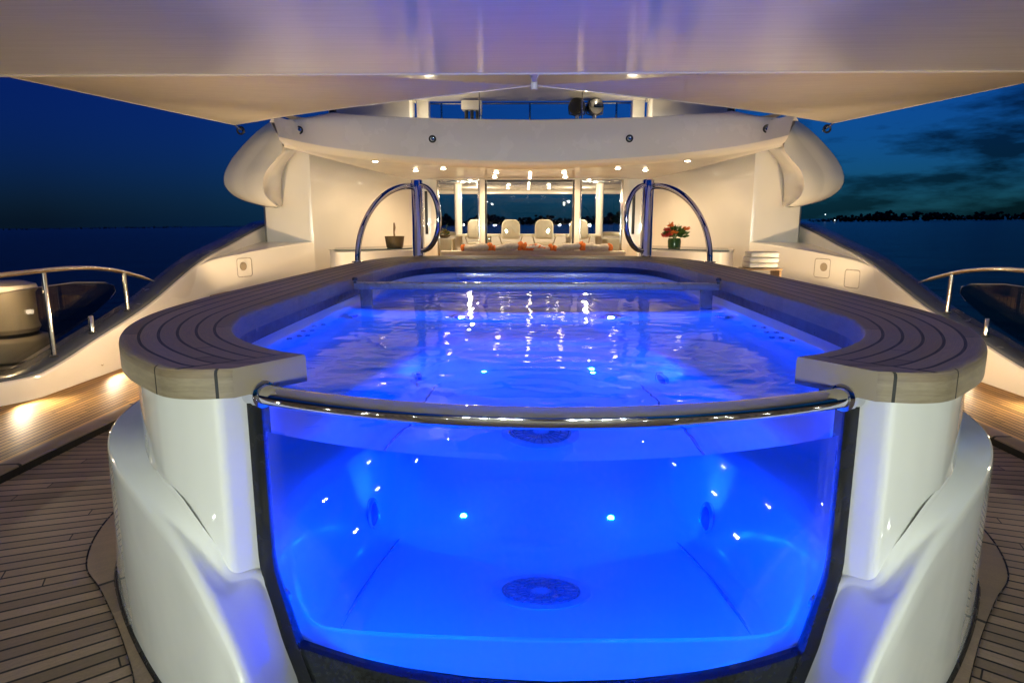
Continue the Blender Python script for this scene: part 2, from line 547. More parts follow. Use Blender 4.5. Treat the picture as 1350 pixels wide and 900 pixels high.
# ================================================================== DECKS
bm = B()
grid(bm, [[(x, y, 0.0) for x in (-3.65, -1.8, 0, 1.8, 3.65)] for y in (-7, -4, -2, 0, 2, 4, 6, 8, 9.2)])
o = add('aft_deck', bm, M['deck']); o['kind'] = 'structure'; o['label'] = 'teak aft deck with dark caulked seams'
for s in (-1, 1):
    bm = B()
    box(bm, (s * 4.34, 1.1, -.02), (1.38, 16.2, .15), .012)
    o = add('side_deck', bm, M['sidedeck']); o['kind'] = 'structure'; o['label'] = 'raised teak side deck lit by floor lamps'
bm = B()
box(bm, (0, 16.4, .31), (9.4, 14.2, .78), .01)
o = add('forward_deck', bm, M['sidedeck']); o['kind'] = 'structure'; o['label'] = 'upper teak deck and saloon floor'
bm = B()
for s in (-1, 1):
    rows = []
    for y in (-7, 0, 4, 9.2):
        rows.append([(s * 3.655, y, .004), (s * 3.655, y, .062), (s * 3.67, y, .066 + .006), (s * 3.80, y, .066 + .006), (s * 3.802, y, .05)])
    grid(bm, rows)
o = add('deck_edge', bm, M['ring']); o['kind'] = 'structure'; o['label'] = 'plank edging between the two deck levels'

# ================================================================== POOL
pool = thing('swim_pool', 'raised white pool with teak rim, blue underwater light and bowed glass front', 'pool', (0, 5.0, 0))

O_ = [(-1.0, 1.95), (-1.12, 1.93), (-1.23, 1.96), (-1.36, 2.07), (-1.5, 2.21), (-1.63, 2.38), (-1.76, 2.6), (-1.88, 2.87), (-1.98, 3.25),
      (-2.04, 3.8), (-2.06, 4.6), (-2.07, 5.5), (-2.06, 6.6), (-2.03, 7.5), (-1.93, 8.2), (-1.72, 8.65), (-1.4, 8.87), (-.9, 8.93), (0, 8.93)]
I_ = [(-.844, 2.175), (-.875, 2.195), (-.92, 2.22), (-1.03, 2.3), (-1.15, 2.42), (-1.26, 2.56), (-1.36, 2.75), (-1.43, 2.95), (-1.48, 3.2),
      (-1.5, 3.8), (-1.51, 4.6), (-1.51, 5.5), (-1.5, 6.3), (-1.48, 6.9), (-1.42, 7.35), (-1.3, 7.7), (-1.1, 7.97), (-.7, 8.12), (0, 8.15)]
def sym(P):
    h = catmull([(x, y, 0) for x, y in P], 5)
    return h + [Vector((-p.x, p.y, 0)) for p in reversed(h[:-1])]
OO, II = sym(O_), sym(I_)
NS = len(OO)
arc = [0.0]
for i in range(1, NS):
    arc.append(arc[-1] + ((OO[i] + II[i]) / 2 - (OO[i - 1] + II[i - 1]) / 2).length)
LT = arc[-1]
vlen = [min(a, LT - a) for a in arc]
ZT, ZB = 1.30, 1.205
sect = [(-.0, ZB, -.05), (0., ZB + .03, -.03), (0., ZT - .016, -.01), (.006, ZT - .005, .0), (.022, ZT, .022)]
acr = [k / 12 for k in range(1, 12)]
sect += [(a, ZT, a) for a in acr]
sect += [(.978, ZT, .978), (.994, ZT - .005, 1.0), (1., ZT - .016, 1.01), (1., ZB, 1.05)]
rows = []
for i in range(NS):
    rows.append([(OO[i].lerp(II[i], a).x, OO[i].lerp(II[i], a).y, z) for a, z, u in sect])
bm = B()
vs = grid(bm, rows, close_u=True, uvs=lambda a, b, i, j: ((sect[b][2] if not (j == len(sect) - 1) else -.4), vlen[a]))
uvl = bm.loops.layers.uv['UVMap']
for r in (vs[0], vs[-1]):
    f = bm.faces.new(r if r is vs[0] else r[::-1])
    for lp in f.loops: lp[uvl].uv = (-.03, .06)
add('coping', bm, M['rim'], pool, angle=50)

# outer white wall under the coping
def offs(P, Q, d):   # move from outer toward inner by d metres
    return [p + (q - p).normalized() * d for p, q in zip(P, Q)]
UW = offs(OO, II, .05)
bm = B()
pr = [(1.206, .0), (1.0, .0), (.8, .0), (.6, .0), (.45, -.0)]
n0 = 0
rows = [[(p.x, p.y, z) for z, d in pr] for p in UW]
# returns at the front ends, back to the glass edge
ret = catmull([(-.985, 2.075, 0), (-1.015, 2.03, 0), (-1.042, 1.990, 0), (-1.055, 1.975, 0), (-1.070, 1.968, 0), (-1.088, 1.972, 0), (-1.13, 1.991, 0), (-1.20, 2.028, 0), (-1.28, 2.078, 0)], 4)
body = [r for r, p in zip(rows, UW) if p.x < -1.335 or p.y > 4 or p.x > 1.335]
rows = [[(p.x, p.y, z) for z, d in pr] for p in ret] + body + [[(-p.x, p.y, z) for z, d in pr] for p in reversed(ret)]
grid(bm, rows)
add('upper_wall', bm, M['gel'], pool, angle=60)

# lower flared shell
Bo = [(-2.5, 8.9, 0), (-2.52, 6.5, 0), (-2.5, 4.7, 0), (-2.42, 3.85, 0), (-2.32, 3.35, 0), (-2.15, 2.97, 0), (-1.96, 2.70, 0), (-1.74, 2.44, 0),
      (-1.51, 2.20, 0), (-1.30, 2.01, 0), (-1.12, 1.855, 0), (-1.0, 1.765, 0), (-.925, 1.715, 0), (-.87, 1.69, 0), (-.82, 1.68, 0)]
To = [(-2.15, 8.9, .87), (-2.17, 6.5, .87), (-2.17, 4.7, .87), (-2.15, 3.9, .865), (-2.12, 3.35, .86), (-2.05, 2.96, .845), (-1.92, 2.67, .83), (-1.73, 2.42, .795),
      (-1.50, 2.19, .757), (-1.29, 2.0, .715), (-1.11, 1.845, .61), (-1.0, 1.765, .50), (-.925, 1.71, .37), (-.88, 1.69, .2), (-.83, 1.68, .05)]
In = [(-1.97, 8.9, .88), (-2.0, 6.5, .88), (-1.99, 4.7, .88), (-1.96, 3.9, .88), (-1.90, 3.3, .88), (-1.79, 2.88, .88), (-1.63, 2.5, .88), (-1.45, 2.23, .85),
      (-1.27, 2.06, .80), (-1.16, 1.995, .69), (-1.07, 1.955, .58), (-.99, 2.03, .53), (-.90, 1.99, .31), (-.85, 1.98, .17), (-.82, 1.97, .05)]
Bs, Ts, Is = catmull(Bo, 7), catmull(To, 7), catmull(In, 7)
for s, nm in ((-1, 0), (1, 1)):
    rows = []
    for q_, (b, t_, i) in enumerate(zip(Bs, Ts, Is)):
        d = Vector((i.x - t_.x, i.y - t_.y, 0)); L = d.length; d.normalize()
        zt = t_.z; rr = min(.045, zt * .5, L * .3)
        row = []
        for f_ in (.0, .3, .6, .85): row.append(Vector((b.x + (t_.x - b.x) * f_, b.y + (t_.y - b.y) * f_, .012 + max(.002, zt - rr - .012) * f_)))
        for a in (0, 22, 45, 68, 90):
            row.append(Vector((t_.x, t_.y, zt - rr)) + d * (rr * (1 - math.cos(R(a)))) + Vector((0, 0, rr * math.sin(R(a)))))
        A_ = row[-1].copy(); E_ = i.copy() - d * .02
        for f_ in (.3, .6, .9, 1.0): row.append(A_.lerp(E_, f_) - Vector((0, 0, .006 * math.sin(PI * f_))))
        row.append(i.copy() - d * .006 + Vector((0, 0, .004)))
        row.append(i.copy() + Vector((0, 0, .018)))
        row.append(i.copy() + Vector((0, 0, .018)) + d * (.13 if q_ < 52 else .02))
        rows.append([Vector((p.x * -s, p.y, p.z)) if s > 0 else p for p in row])
    bm = B(); grid(bm, rows)
    add('lower_shell', bm, M['gel'], pool, angle=70)
    # dark toe recess and teak margin board
    bm = B()
    tube(bm, [(p.x * (1 if s < 0 else -1), p.y, .008) for p in Bs], .017, 6)
    add('toe_seal', bm, M['black'], pool)
    bm = B(); rows = []
    for b, i in zip(Bs, Is):
        d = Vector((i.x - b.x, i.y - b.y, 0)).normalized()
        q = b - d * .20
        rows.append([((p.x if s < 0 else -p.x), p.y, z) for p, z in ((b - d * .207, .001), (b - d * .2065, .0125), (b - d * .195, .0125))])
    grid(bm, rows)
    add('margin_seam', bm, M['black'], pool)
    bm = B(); rows = []
    for b, i in zip(Bs, Is):
        d = Vector((i.x - b.x, i.y - b.y, 0)).normalized()
        rows.append([((p.x if s < 0 else -p.x), p.y, z) for p, z in ((b - d * .195, .004), (b - d * .194, .012), (b - d * .02, .012), (b + d * .02, .012))])
    grid(bm, rows)
    add('margin_board', bm, M['ring'], pool)

# basin ---------------------------------------------------------------
def Yg(x): return 1.80 + .26 * (x / .97) ** 2
WT = [(2.07, .985), (2.2, .99), (2.26, 1.02), (2.34, 1.09), (2.44, 1.18), (2.58, 1.29), (2.77, 1.38), (2.97, 1.45), (3.22, 1.50), (3.8, 1.53), (5.5, 1.535), (6.3, 1.53), (6.9, 1.53), (7.35, 1.49), (7.7, 1.38), (7.97, 1.21), (8.12, .95), (8.2, .8)]
BT = [(2.0, .88), (2.5, .85), (3.0, .80), (3.7, .67), (4.1, .60), (5.0, .56), (7.4, .56), (8.12, .5)]
ZF = [(2.0, .315), (2.18, .29), (2.3, .25), (2.5, .11), (2.6, .10), (3.85, .10), (4.4, .44), (5.12, .47), (5.24, .80), (5.6, .80), (5.9, .55), (8.0, .55), (8.12, .60)]
def section(Y, first=False):
    W = interp(WT, Y); b = interp(BT, Y); zf = interp(ZF, Y)
    if first: W, b, zf = .985, .86, .315
    b = min(b, W - .1)
    zb = max(zf + .07, .60)
    d = W - b - .10
    P = [(W + .03, 1.215), (W + .02, 1.05), (W, .97), (b + .1 + d * .93, zb + .2 if zf < .7 else .955), (b + .1 + .75 * d, zb + .06), (b + .1 + .45 * d, zb + .01), (b + .1 + .05 * d, zb),
         (b + .075, zb - .045), (b + .05, zb + (zf - zb) * .5), (b + .01, zf + .07), (b - .02, zf + .025), (b - .07, zf + .006), (b - .16, zf), (b * .5, zf), (0, zf)]
    if first: P = [(1.01, 1.215), (1.0, 1.05), (.99, .97), (.988, .86), (.987, .78), (.986, .70), (.985, .62), (.984, .52), (.983, .44), (.98, .38), (.97, .335), (.94, .318), (.82, .315), (.5, .315), (0, .315)]
    return [(-x, z) for x, z in P] + [(x, z) for x, z in reversed(P[:-1])]
ys = [2.0, 2.06, 2.1, 2.14, 2.18, 2.21, 2.25, 2.3, 2.36, 2.42, 2.5, 2.58, 2.68, 2.8, 3.0, 3.2, 3.4, 3.6, 3.8, 3.95, 4.1, 4.25, 4.4, 4.7, 5.05, 5.12, 5.18, 5.24, 5.3, 5.6, 6.0, 6.4, 6.8, 7.1, 7.4, 7.6, 7.8, 7.95, 8.05, 8.12]
rows = []
for r, Y in enumerate(ys):
    t = max(0, (2.18 - Y) / .18)
    sec = section(max(Y, 2.07), first=(r == 0))
    rows.append([(x, (Yg(x) + .012) * t + Y * (1 - t) if t > 0 else Y, z) for x, z in sec])
rows.append([(x, 8.19, z) for x, z in [(px, max(pz, .9)) for px, pz in section(8.12)]])
rows.append([(x, 8.2, 1.215) for x, z in section(8.12)])
bm = B(); grid(bm, rows)
bas = add('basin', bm, M['basin'], pool, angle=75)
sm = bas.modifiers.new('smooth', 'SUBSURF'); sm.levels = 1; sm.render_levels = 1

bm = B(); rows = []
gap_path = [II[k] for k in range(12, NS - 12)]
for k, p in enumerate(gap_path):
    t = (gap_path[min(k + 1, len(gap_path) - 1)] - gap_path[max(k - 1, 0)]).normalized()
    n_ = Vector((t.y, -t.x, 0))
    if n_.dot(Vector((0, 5.3, 0)) - p) < 0: n_ = -n_
    rows.append([(p.x - n_.x * .004, p.y - n_.y * .004, 1.213), (p.x - n_.x * .004, p.y - n_.y * .004, 1.14), (p.x - n_.x * .03, p.y - n_.y * .03, 1.128)])
grid(bm, rows); add('shadow_gap', bm, M['dark'], pool)  # dark strip standing in for the shadow gap under the coping
for s in (-1, 1):
    bm = B()
    tube(bm, [(s * x + .008 * noise.noise(Vector((y * 9, s, 0))), y, .106) for x, y in ((.75, 2.58), (.735, 2.75), (.70, 3.0), (.66, 3.3), (.61, 3.6), (.575, 3.85))], [.002, .006, .008, .004, .007, .003], 6)
    add('floor_edge_line', bm, M['jet'], pool)  # thin dark line along each edge of the pool floor
# drain
bm = B(); lathe(bm, [(.195, .101), (.194, .106), (.185, .108), (.155, .108), (.15, .104), (.0, .104)], (0, 3.06, 0), 40)
dr = add('drain', bm, M['drain'], pool)
bm = B()
for k in range(24):
    a = 2 * PI * k / 24
    q = Matrix.Rotation(a, 3, 'Z')
    box(bm, q @ Vector((.095, 0, 0)) + Vector((0, 3.06, .107)), (.105, .007, .005), 0, q)
for r_ in (.06, .10, .14):
    tube(bm, [(math.cos(t * PI / 18) * r_, 3.06 + math.sin(t * PI / 18) * r_, .107) for t in range(37)], .004, 6, False)
add('grille', bm, M['grille'], dr)

# underwater lamps, with extra ones added to fill dim parts
def uw_lamp(p, n, r=.07):
    n = Vector(n).normalized()
    bm = B(); lathe(bm, [(r + .02, -.01), (r + .022, .006), (r, .012), (r * .97, .006), (r * .97, .0)], p, 24, n)
    f = add('pool_light', bm, M['steel'], pool)
    bm = B(); lathe(bm, [(r * .96, .002), (r * .8, .009), (0.0, .012)], p, 24, n)
    add('lens', bm, M['lens_blue'], f)
    return f
for s in (-1, 1):
    f = uw_lamp((s * .708, 3.66, .25), (-s, -.15, .12))
    spot((s * .66, 3.64, .27), (s * .0, 4.4, .42), P_POOL, BLUE, 165, .3, .02, parent=f)
    spot((s * .64, 3.62, .43), (s * 1.2, 3.80, .47), 15., (.22, .50, 1.), 130, .9, .02, parent=f)
    f = uw_lamp((s * .60, 5.165, .66), (0, -1, .2))
    point((s * .60, 5.125, .67), P_POOL * .4, (.02, .13, 1.), .02, parent=f)
    f = uw_lamp((s * .33, 3.95, .115), (0, -.3, 1), .02)  # added lamp standing in for a reflected glint on the floor
    point((s * .33, 3.92, .16), P_POOL * .02, (.05, .2, 1.), .014, parent=f)
    f = uw_lamp((s * .85, 8.10, .80), (0, -1, .0), .05)
    spot((s * .85, 7.95, .99), (s * .6, 7.5, .5), P_POOL * .8, BLUE, 140, .4, .02, parent=f)
    f = uw_lamp((s * .93, 2.14, .43), (-s * .5, 1, .2), .012)  # added corner lamp, kept tiny and aimed away, lights the basin from the front
    spot((s * .87, 2.24, .44), (s * .0, 2.75, .2), P_POOL * 1.0, BLUE, 165, .3, .02, parent=f)
    f = uw_lamp((s * 1.42, 4.95, .86), (-s, -.3, .1), .045)  # added side lamp to brighten the opposite upper wall
    spot((s * 1.34, 4.92, .86), (-s * 1.3, 3.5, .84), P_POOL * 1.2, BLUE, 84, .5, .02, parent=f)
    # jets in the side wall
    for k, (yy, zz) in enumerate([(3.85, .99), (3.98, .96), (4.12, 1.0), (4.2, .94), (4.33, .99), (4.45, .95), (4.05, .905)]):
        p = Vector((s * (1.535 - (1.0 - zz) * .55 - .005), yy, zz))
        bm = B(); lathe(bm, [(.028, -.006), (.028, .006), (.018, .009), (.012, .002), (0, .002)], p, 14, (-s, 0, .25))
        add('jet_nozzle', bm, M['jet'], pool)

# glass front: pane, black seals, bow rail
bm = B(); rows = []
for k in range(49):
    x = -.965 + 1.93 * k / 48
    rows.append([(x, Yg(x) - .018, z) for z in (.30, .7, 1.06, 1.16)])
grid(bm, rows)
add('glass_panel', bm, M['glass'], pool, angle=80)
for s in (-1, 1):
    pth = [Vector(q) for q in ((s * .985, 2.062, 1.20), (s * .985, 2.062, .9), (s * .985, 2.062, .62), (s * .980, 2.058, .575), (s * .968, 2.05, .53), (s * .90, 2.0, .35), (s * .845, 1.972, .22), (s * .80, 1.95, .06))]
    bm = B(); rows = []
    for p in pth:
        rows.append([(p.x - s * .036, p.y - .035, p.z), (p.x + s * .018, p.y - .022, p.z), (p.x + s * .018, p.y + .03, p.z), (p.x - s * .036, p.y + .03, p.z)])
    grid(bm, rows, close_u=True)
    add('glass_seal', bm, M['black'], pool)
bm = B(); rows = []
for k in range(41):
    x = -.96 + 1.92 * k / 40
    rows.append([(x, Yg(x) + .02, .318), (x, Yg(x) - .03, .316), (x, Yg(x) - .034, .30), (x, Yg(x) - .034, .004)])
grid(bm, rows)
add('glass_plinth', bm, M['plinth'], pool)
RX = .965
rail = [(x, Yg(x) - .012, 1.195) for x in [-RX + 2 * RX * k / 60 for k in range(61)]]
bm = B(); tube(bm, rail, .033, 24)
rl = add('bow_rail', bm, M['chrome'], pool)
for s in (-1, 1):
    bm = B()
    a = Vector((s * RX, Yg(RX) - .012, 1.195)); d = Vector((s, .56, 0)).normalized()
    lathe(bm, [(.035, -.035), (.045, -.03), (.045, -.012), (.041, -.008), (.041, .03)], a, 24, d)
    add('rail_collar', bm, M['chrome'], rl)

# water -----------------------------------------------------------------
WZ = 1.062
def wave(x, y):
    h = .0055 * noise.noise(Vector((x * 1.6, y * 2.4, 0.3)))
    n2 = noise.noise(Vector((x * 3.6 + 3, y * 6.2, 1.7)))
    h += .0046 * (.5 - abs(n2))
    n3 = noise.noise(Vector((x * 8.5, y * 13, 4.1)))
    h += .0017 * (.5 - abs(n3))
    return h
rows = []; NX = 150
yy = []
y = 0.0
for r in range(261):
    yy.append(2.07 + (8.14 - 2.07) * (r / 260) ** 1.15)
tops = []
lead = [0, .25, .5, .75]
for t in lead:
    row = []
    for k in range(NX + 1):
        x = (-1 + 2 * k / NX)
        X = x * (.975 if t < .5 else .985)
        Y = Yg(X) * (1 - t) + 2.075 * t
        row.append((X, Y))
    tops.append(row)
for Y in yy:
    W = interp(WT, max(Y, 2.07)) + .028
    if Y < 2.3: W = max(W, .99)
    tops.append([((-1 + 2 * k / NX) * W, Y + .004) for k in range(NX + 1)])
bm = B()
tv = [[bm.verts.new((x, y, WZ + wave(x, y) * min(1, .15 + (y - Yg(min(.97, abs(x)))) * 3 if y < 2.4 else 1))) for x, y in row] for row in tops]
bv = {}
nR = len(tv)
for i in range(nR - 1):
    for k in range(NX):
        bm.faces.new((tv[i][k], tv[i][k + 1], tv[i + 1][k + 1], tv[i + 1][k]))
ring = [(0, k) for k in range(NX + 1)] + [(i, NX) for i in range(1, nR)] + [(nR - 1, k) for k in range(NX - 1, -1, -1)] + [(i, 0) for i in range(nR - 2, 0, -1)]
low = [bm.verts.new((tv[i][k].co.x, tv[i][k].co.y, .05)) for i, k in ring]
n = len(ring)
for q in range(n):
    a, b_ = ring[q], ring[(q + 1) % n]
    bm.faces.new((tv[a[0]][a[1]], low[q], low[(q + 1) % n], tv[b_[0]][b_[1]]))
bm.faces.new(low[::-1])
o = add('pool_water', bm, M['water'], angle=50)
o['kind'] = 'structure'; o['label'] = 'rippled pool water glowing blue behind the glass'

# cross beam over the water
cb = thing('cross_beam', 'dark flat bar spanning the pool just above the water', 'beam', (0, 5.3, 1.2))
bm = B(); box(bm, (0, 5.3, 1.235), (2.98, .11, .055), .008); add('bar', bm, plain('beam_paint', (.13, .14, .17), .3), cb)
for s in (-1, 1):
    bm = B(); box(bm, (s * 1.40, 5.3, 1.08), (.10, .03, .25), .006); add('bracket', bm, plain('bracket_paint', (.12, .13, .17), .3), cb)
    bm = B(); lathe(bm, [(.012, 0), (.012, .02), (.022, .026), (.024, .04), (.014, .05)], (s * 1.47, 5.22, 1.262), 12); add('knob', bm, M['dark'], cb)

# chrome hand rails at the far end
for s in (-1, 1):
    px_, py_ = s * 1.515, 8.68
    t = thing('chrome_handrail', 'chrome post with arched rail on the pool rim, %s' % ('by the basket planter' if s < 0 else 'by the flower vase'), 'handrail', (px_, py_, 1.3), 'arched chrome handrails')
    bm = B(); lathe(bm, [(.10, 1.29), (.10, 1.305), (.08, 1.315), (.078, 1.32), (.078, 2.285), (.074, 2.295), (0, 2.297)], (px_, py_, 0), 28)
    add('post', bm, M['chrome'], t)
    pts = []
    foot = Vector((s * 2.02, 7.45, 1.3)); top = Vector((px_ + s * .05, py_ - .05, 2.21))
    for k in range(25):
        a = PI / 2 * k / 24
        h = 1 - math.cos(a)
        p = foot.lerp(top, h); p.z = foot.z + (top.z - foot.z) * math.sin(a); pts.append(p)
    bm = B(); tube(bm, pts, .042, 16, flat=.75); add('outer_arch', bm, M['chrome'], t)
    bm = B(); lathe(bm, [(.07, 1.298), (.07, 1.31), (.05, 1.316)], (foot.x, foot.y, 0), 20); add('foot_flange', bm, M['chrome'], t)
    pts = []
    for k in range(25):
        a = PI * k / 24
        pts.append(Vector((px_ - s * (.06 + .24 * math.sin(a)), py_ - .04 - .10 * math.sin(a), 1.80 + .42 * math.cos(a))))
    bm = B(); tube(bm, pts, .032, 16, flat=1.35); add('inner_loop', bm, M['chrome'], t)

# ================================================================== BULWARKS
for s in (-1, 1):
    bw = thing('bulwark', 'white bulwark with grey cap sweeping up to the deckhouse, on the %s side' % ('left' if s < 0 else 'right'), 'bulwark', (s * 4.9, 7.0, 0), 'sweeping white bulwarks')
    prof = [(3.0, .28), (5.2, .29), (6.07, .30), (7.0, .50), (8.0, .74), (9.34, 1.18), (10.4, 1.40), (11.5, 1.62), (12.4, 1.74), (15, 1.78)]
    st = catmull([(0, y, z) for y, z in prof], 6)
    def xin(y): return 4.80 + (.0 if y > 6.0 else (6.0 - y) * .55)
    rows = []
    for p in st:
        xi = xin(p.y)
        rows.append([(s * (xi + .06), p.y, -.02), (s * (xi + .05), p.y, .05), (s * (xi + .02), p.y, p.z * .5), (s * xi, p.y, p.z - .03), (s * (xi + .008), p.y, p.z - .008), (s * (xi + .03), p.y, p.z)])
    bm = B(); grid(bm, rows)
    add('inner_panel', bm, M['house'], bw, angle=28)
    rows = []
    for p in st:
        xi = xin(p.y); wd = .34
        rows.append([(s * (xi + .03), p.y, p.z), (s * (xi + .05), p.y, p.z + .02), (s * (xi + .07), p.y, p.z + .028), (s * (xi + wd - .03), p.y, p.z + .045), (s * (xi + wd), p.y, p.z + .025), (s * (xi + wd + .01), p.y, p.z - .1)])
    bm = B(); grid(bm, rows); add('cap_rail', bm, M['cap'], bw, angle=40)
    rows = []
    for p in st:
        xi = xin(p.y) + .345
        rows.append([(s * xi, p.y, p.z - .1), (s * (xi + .1), p.y, -.6), (s * (xi + .15), p.y, -3.0), (s * (xi - .6), p.y, -5.6)])
    bm = B(); grid(bm, rows); add('hull_side', bm, M['gel'], bw)
    # inset deck lights
    for y_, in ((4.6,), (5.78,), (6.98,), (8.2,)):
        xi = xin(y_) + .036
        bm = B(); lathe(bm, [(.035, 0), (.035, .008), (.026, .012), (.025, .006)], (s * (xi + .005), y_, .20), 18, (-s, 0, 0))
        f = add('deck_light', bm, M['steel'], bw)
        bm = B(); lathe(bm, [(.025, .006), (0, .010)], (s * (xi + .005), y_, .20), 18, (-s, 0, 0))
        add('lens', bm, M['lens_deck'], f)
        spot((s * (xi - .10), y_, .215), (s * (xi - .75), y_, .02), P_DECK, WARM2, 150, 1.0, .02, parent=f)
    # locker shelf running in to the deckhouse
    A, Bv, Cv = Vector((s * 4.80, 8.6, .95)), Vector((s * 3.86, 11.55, 1.41)), Vector((s * 4.80, 11.55, 1.41))
    bm = B(); rows = []
    edge = catmull([(s * 4.805, 8.3, .80), (s * 4.79, 9.3, 1.15), (s * 4.55, 10.2, 1.27), (s * 4.15, 11.0, 1.36), (s * 3.86, 11.56, 1.41)], 6)
    for p in edge:
        rows.append([(p.x, p.y, .02), (p.x, p.y, p.z * .5), (p.x, p.y, p.z - .02), (p.x + s * .012, p.y, p.z - .004), (p.x + s * .03, p.y, p.z), (s * 4.86, p.y + .05, p.z + .0)])
    grid(bm, rows); add('inner_locker', bm, M['house'], bw, angle=40)
    # shower hatch outlines and round vents on the locker face
    def hatch(i0, zlo, zhi, wdt, vent):
        p = edge[i0]; q = edge[min(i0 + 1, len(edge) - 1)]
        d = (q - p); d.z = 0; d.normalize()
        nrm = Vector((-d.y, d.x, 0)) * (1 if s < 0 else -1)
        if nrm.x * -s < 0: nrm = -nrm
        c = Vector((p.x, p.y, 0)) + nrm * .006
        pts = []
        hw, hh = wdt / 2, (zhi - zlo) / 2; rr = .04
        for cx_, cz_, a0 in ((hw - rr, hh - rr, 0), (-hw + rr, hh - rr, 90), (-hw + rr, -hh + rr, 180), (hw - rr, -hh + rr, 270)):
            for k in range(5):
                a = R(a0 + 90 * k / 4)
                pts.append(c + d * (cx_ + rr * math.cos(a)) + Vector((0, 0, (zlo + zhi) / 2 + cz_ + rr * math.sin(a))))
        pts.append(pts[0])
        bm = B(); tube(bm, pts, .007, 6, False)
        h = add('hatch', bm, M['greycloth'], bw)
        if vent:
            bm = B(); lathe(bm, [(.065, -.004), (.065, .01), (.055, .016), (.03, .014), (0, .014)], c + d * (-.03) + Vector((0, 0, (zlo + zhi) / 2 + .02)), 24, nrm)
            add('speaker', bm, plain('speaker_beige', (.35, .29, .20), .6), h)
    hatch(12, .9, 1.19, .30, True)
    if s > 0: hatch(8, .8, 1.06, .30, False)

    # steel rail on the bulwark cap
    rt = thing('deck_railing', 'curved stainless railing on the %s bulwark cap' % ('left' if s < 0 else 'right'), 'railing', (s * 4.95, 7.0, .5), 'stainless deck railings')
    path = catmull([(s * 5.35, 3.6, 1.18), (s * 5.02, 5.2, 1.26), (s * 4.93, 5.9, 1.27), (s * 4.92, 6.5, 1.275), (s * 4.92, 7.0, 1.26), (s * 4.93, 7.5, 1.20), (s * 4.95, 8.0, 1.09), (s * 4.97, 8.4, .985)], 8)
    bm = B(); n_ = len(path); tube(bm, path, [.027 if k < n_ - 6 else .027 * (.25 + .75 * (n_ - 1 - k) / 6) for k in range(n_)], 14)
    add('handrail', bm, M['steel'], rt)
    for (yb, zt_) in ((6.4, 1.25), (7.7, 1.15), (4.9, 1.24)):
        zb_ = interp([(a, b) for a, b in prof], yb) + .02
        bm = B(); tube(bm, [(s * 4.93 if yb > 6 else s * (xin(yb) + .17), yb, zb_), (s * 4.93 if yb > 6 else s * (xin(yb) + .0), yb, zt_)], .024, 14)
        add('stanchion', bm, M['steel'], rt)
        bm = B(); lathe(bm, [(.042, 0), (.042, .012), (.028, .02)], (s * 4.93 if yb > 6 else s * (xin(yb) + .17), yb, zb_ + .0), 16); add('foot_flange', bm, M['dark'], rt)
    st_ = thing('short_stanchion', 'short steel stub post on the %s bulwark cap' % ('left' if s < 0 else 'right'), 'post', (s * 4.93, 7.02, .53), 'short steel stub posts')
    bm = B(); lathe(bm, [(.026, .52), (.026, .72), (.022, .726), (0, .726)], (s * 4.93, 7.02, 0), 16); add('pin', bm, M['steel'], st_)
    bm = B(); lathe(bm, [(.042, .525), (.042, .54), (.028, .548)], (s * 4.93, 7.02, 0), 16); add('foot_flange', bm, M['dark'], st_)

    # smoked glass screen outboard
    X0 = s * 5.34
    outl = [(4.6, .1), (5.6, .12), (6.3, .28), (7.0, .45), (7.6, .62), (8.02, .80), (8.14, .88), (8.12, .96), (7.95, 1.01), (7.4, 1.06), (6.6, 1.06), (5.6, 1.03), (4.6, 1.0)]
    bm = B(); f1 = [bm.verts.new((X0, y_, z_)) for y_, z_ in outl]; f2 = [bm.verts.new((X0 + s * .012, y_, z_)) for y_, z_ in outl]
    bm.faces.new(f1); bm.faces.new(f2[::-1])
    for k in range(len(f1)): bm.faces.new((f1[k], f2[k], f2[(k + 1) % len(f1)], f1[(k + 1) % len(f1)]))
    o = add('glass_screen', bm, M['smoke'], None)
    tag(o, 'smoked glass wind screen with rounded end outside the %s bulwark' % ('left' if s < 0 else 'right'), 'wind screen', 'smoked glass wind screens')
    bm = B(); tube(bm, [(X0, y_, z_) for y_, z_ in outl[5:]], .006, 6)
    add('edge_trim', bm, M['steel'], o)
    # outboard ledge below the screen
    bm = B(); box(bm, (s * 6.1, 6.3, .0), (1.3, 7.0, .12), .04)
    o = add('hull_ledge', bm, M['hulldeck'])
    tag(o, 'pale outboard ledge behind the %s smoked glass screen' % ('left' if s < 0 else 'right'), 'ledge')

cp = thing('capstan', 'lit steel capstan drum behind the left smoked glass screen', 'capstan', (-6.05, 7.2, .06))
bm = B(); lathe(bm, [(.5, .06), (.52, .1), (.5, .16), (.43, .2), (.0, .2)], (-6.05, 7.2, 0), 40); add('base_plate', bm, M['steel'], cp)
bm = B(); lathe(bm, [(.40, .2), (.42, .22), (.42, .42), (.40, .45), (.34, .47)], (-6.05, 7.2, 0), 40); add('lower_ring', bm, M['capstan'], cp)
bm = B(); lathe(bm, [(.33, .44), (.33, .47), (.305, .475), (.305, .51), (0, .512)], (-6.05, 7.2, 0), 40); add('groove', bm, M['dark'], cp)
bm = B(); lathe(bm, [(.30, .50), (.33, .56), (.31, .62), (.31, .95), (.345, 1.0), (.33, 1.05), (.22, 1.09), (0, 1.10)], (-6.05, 7.2, 0), 40); add('drum', bm, M['capstan'], cp)
point((-5.62, 6.7, 1.0), 14, WARM, .03, parent=cp)

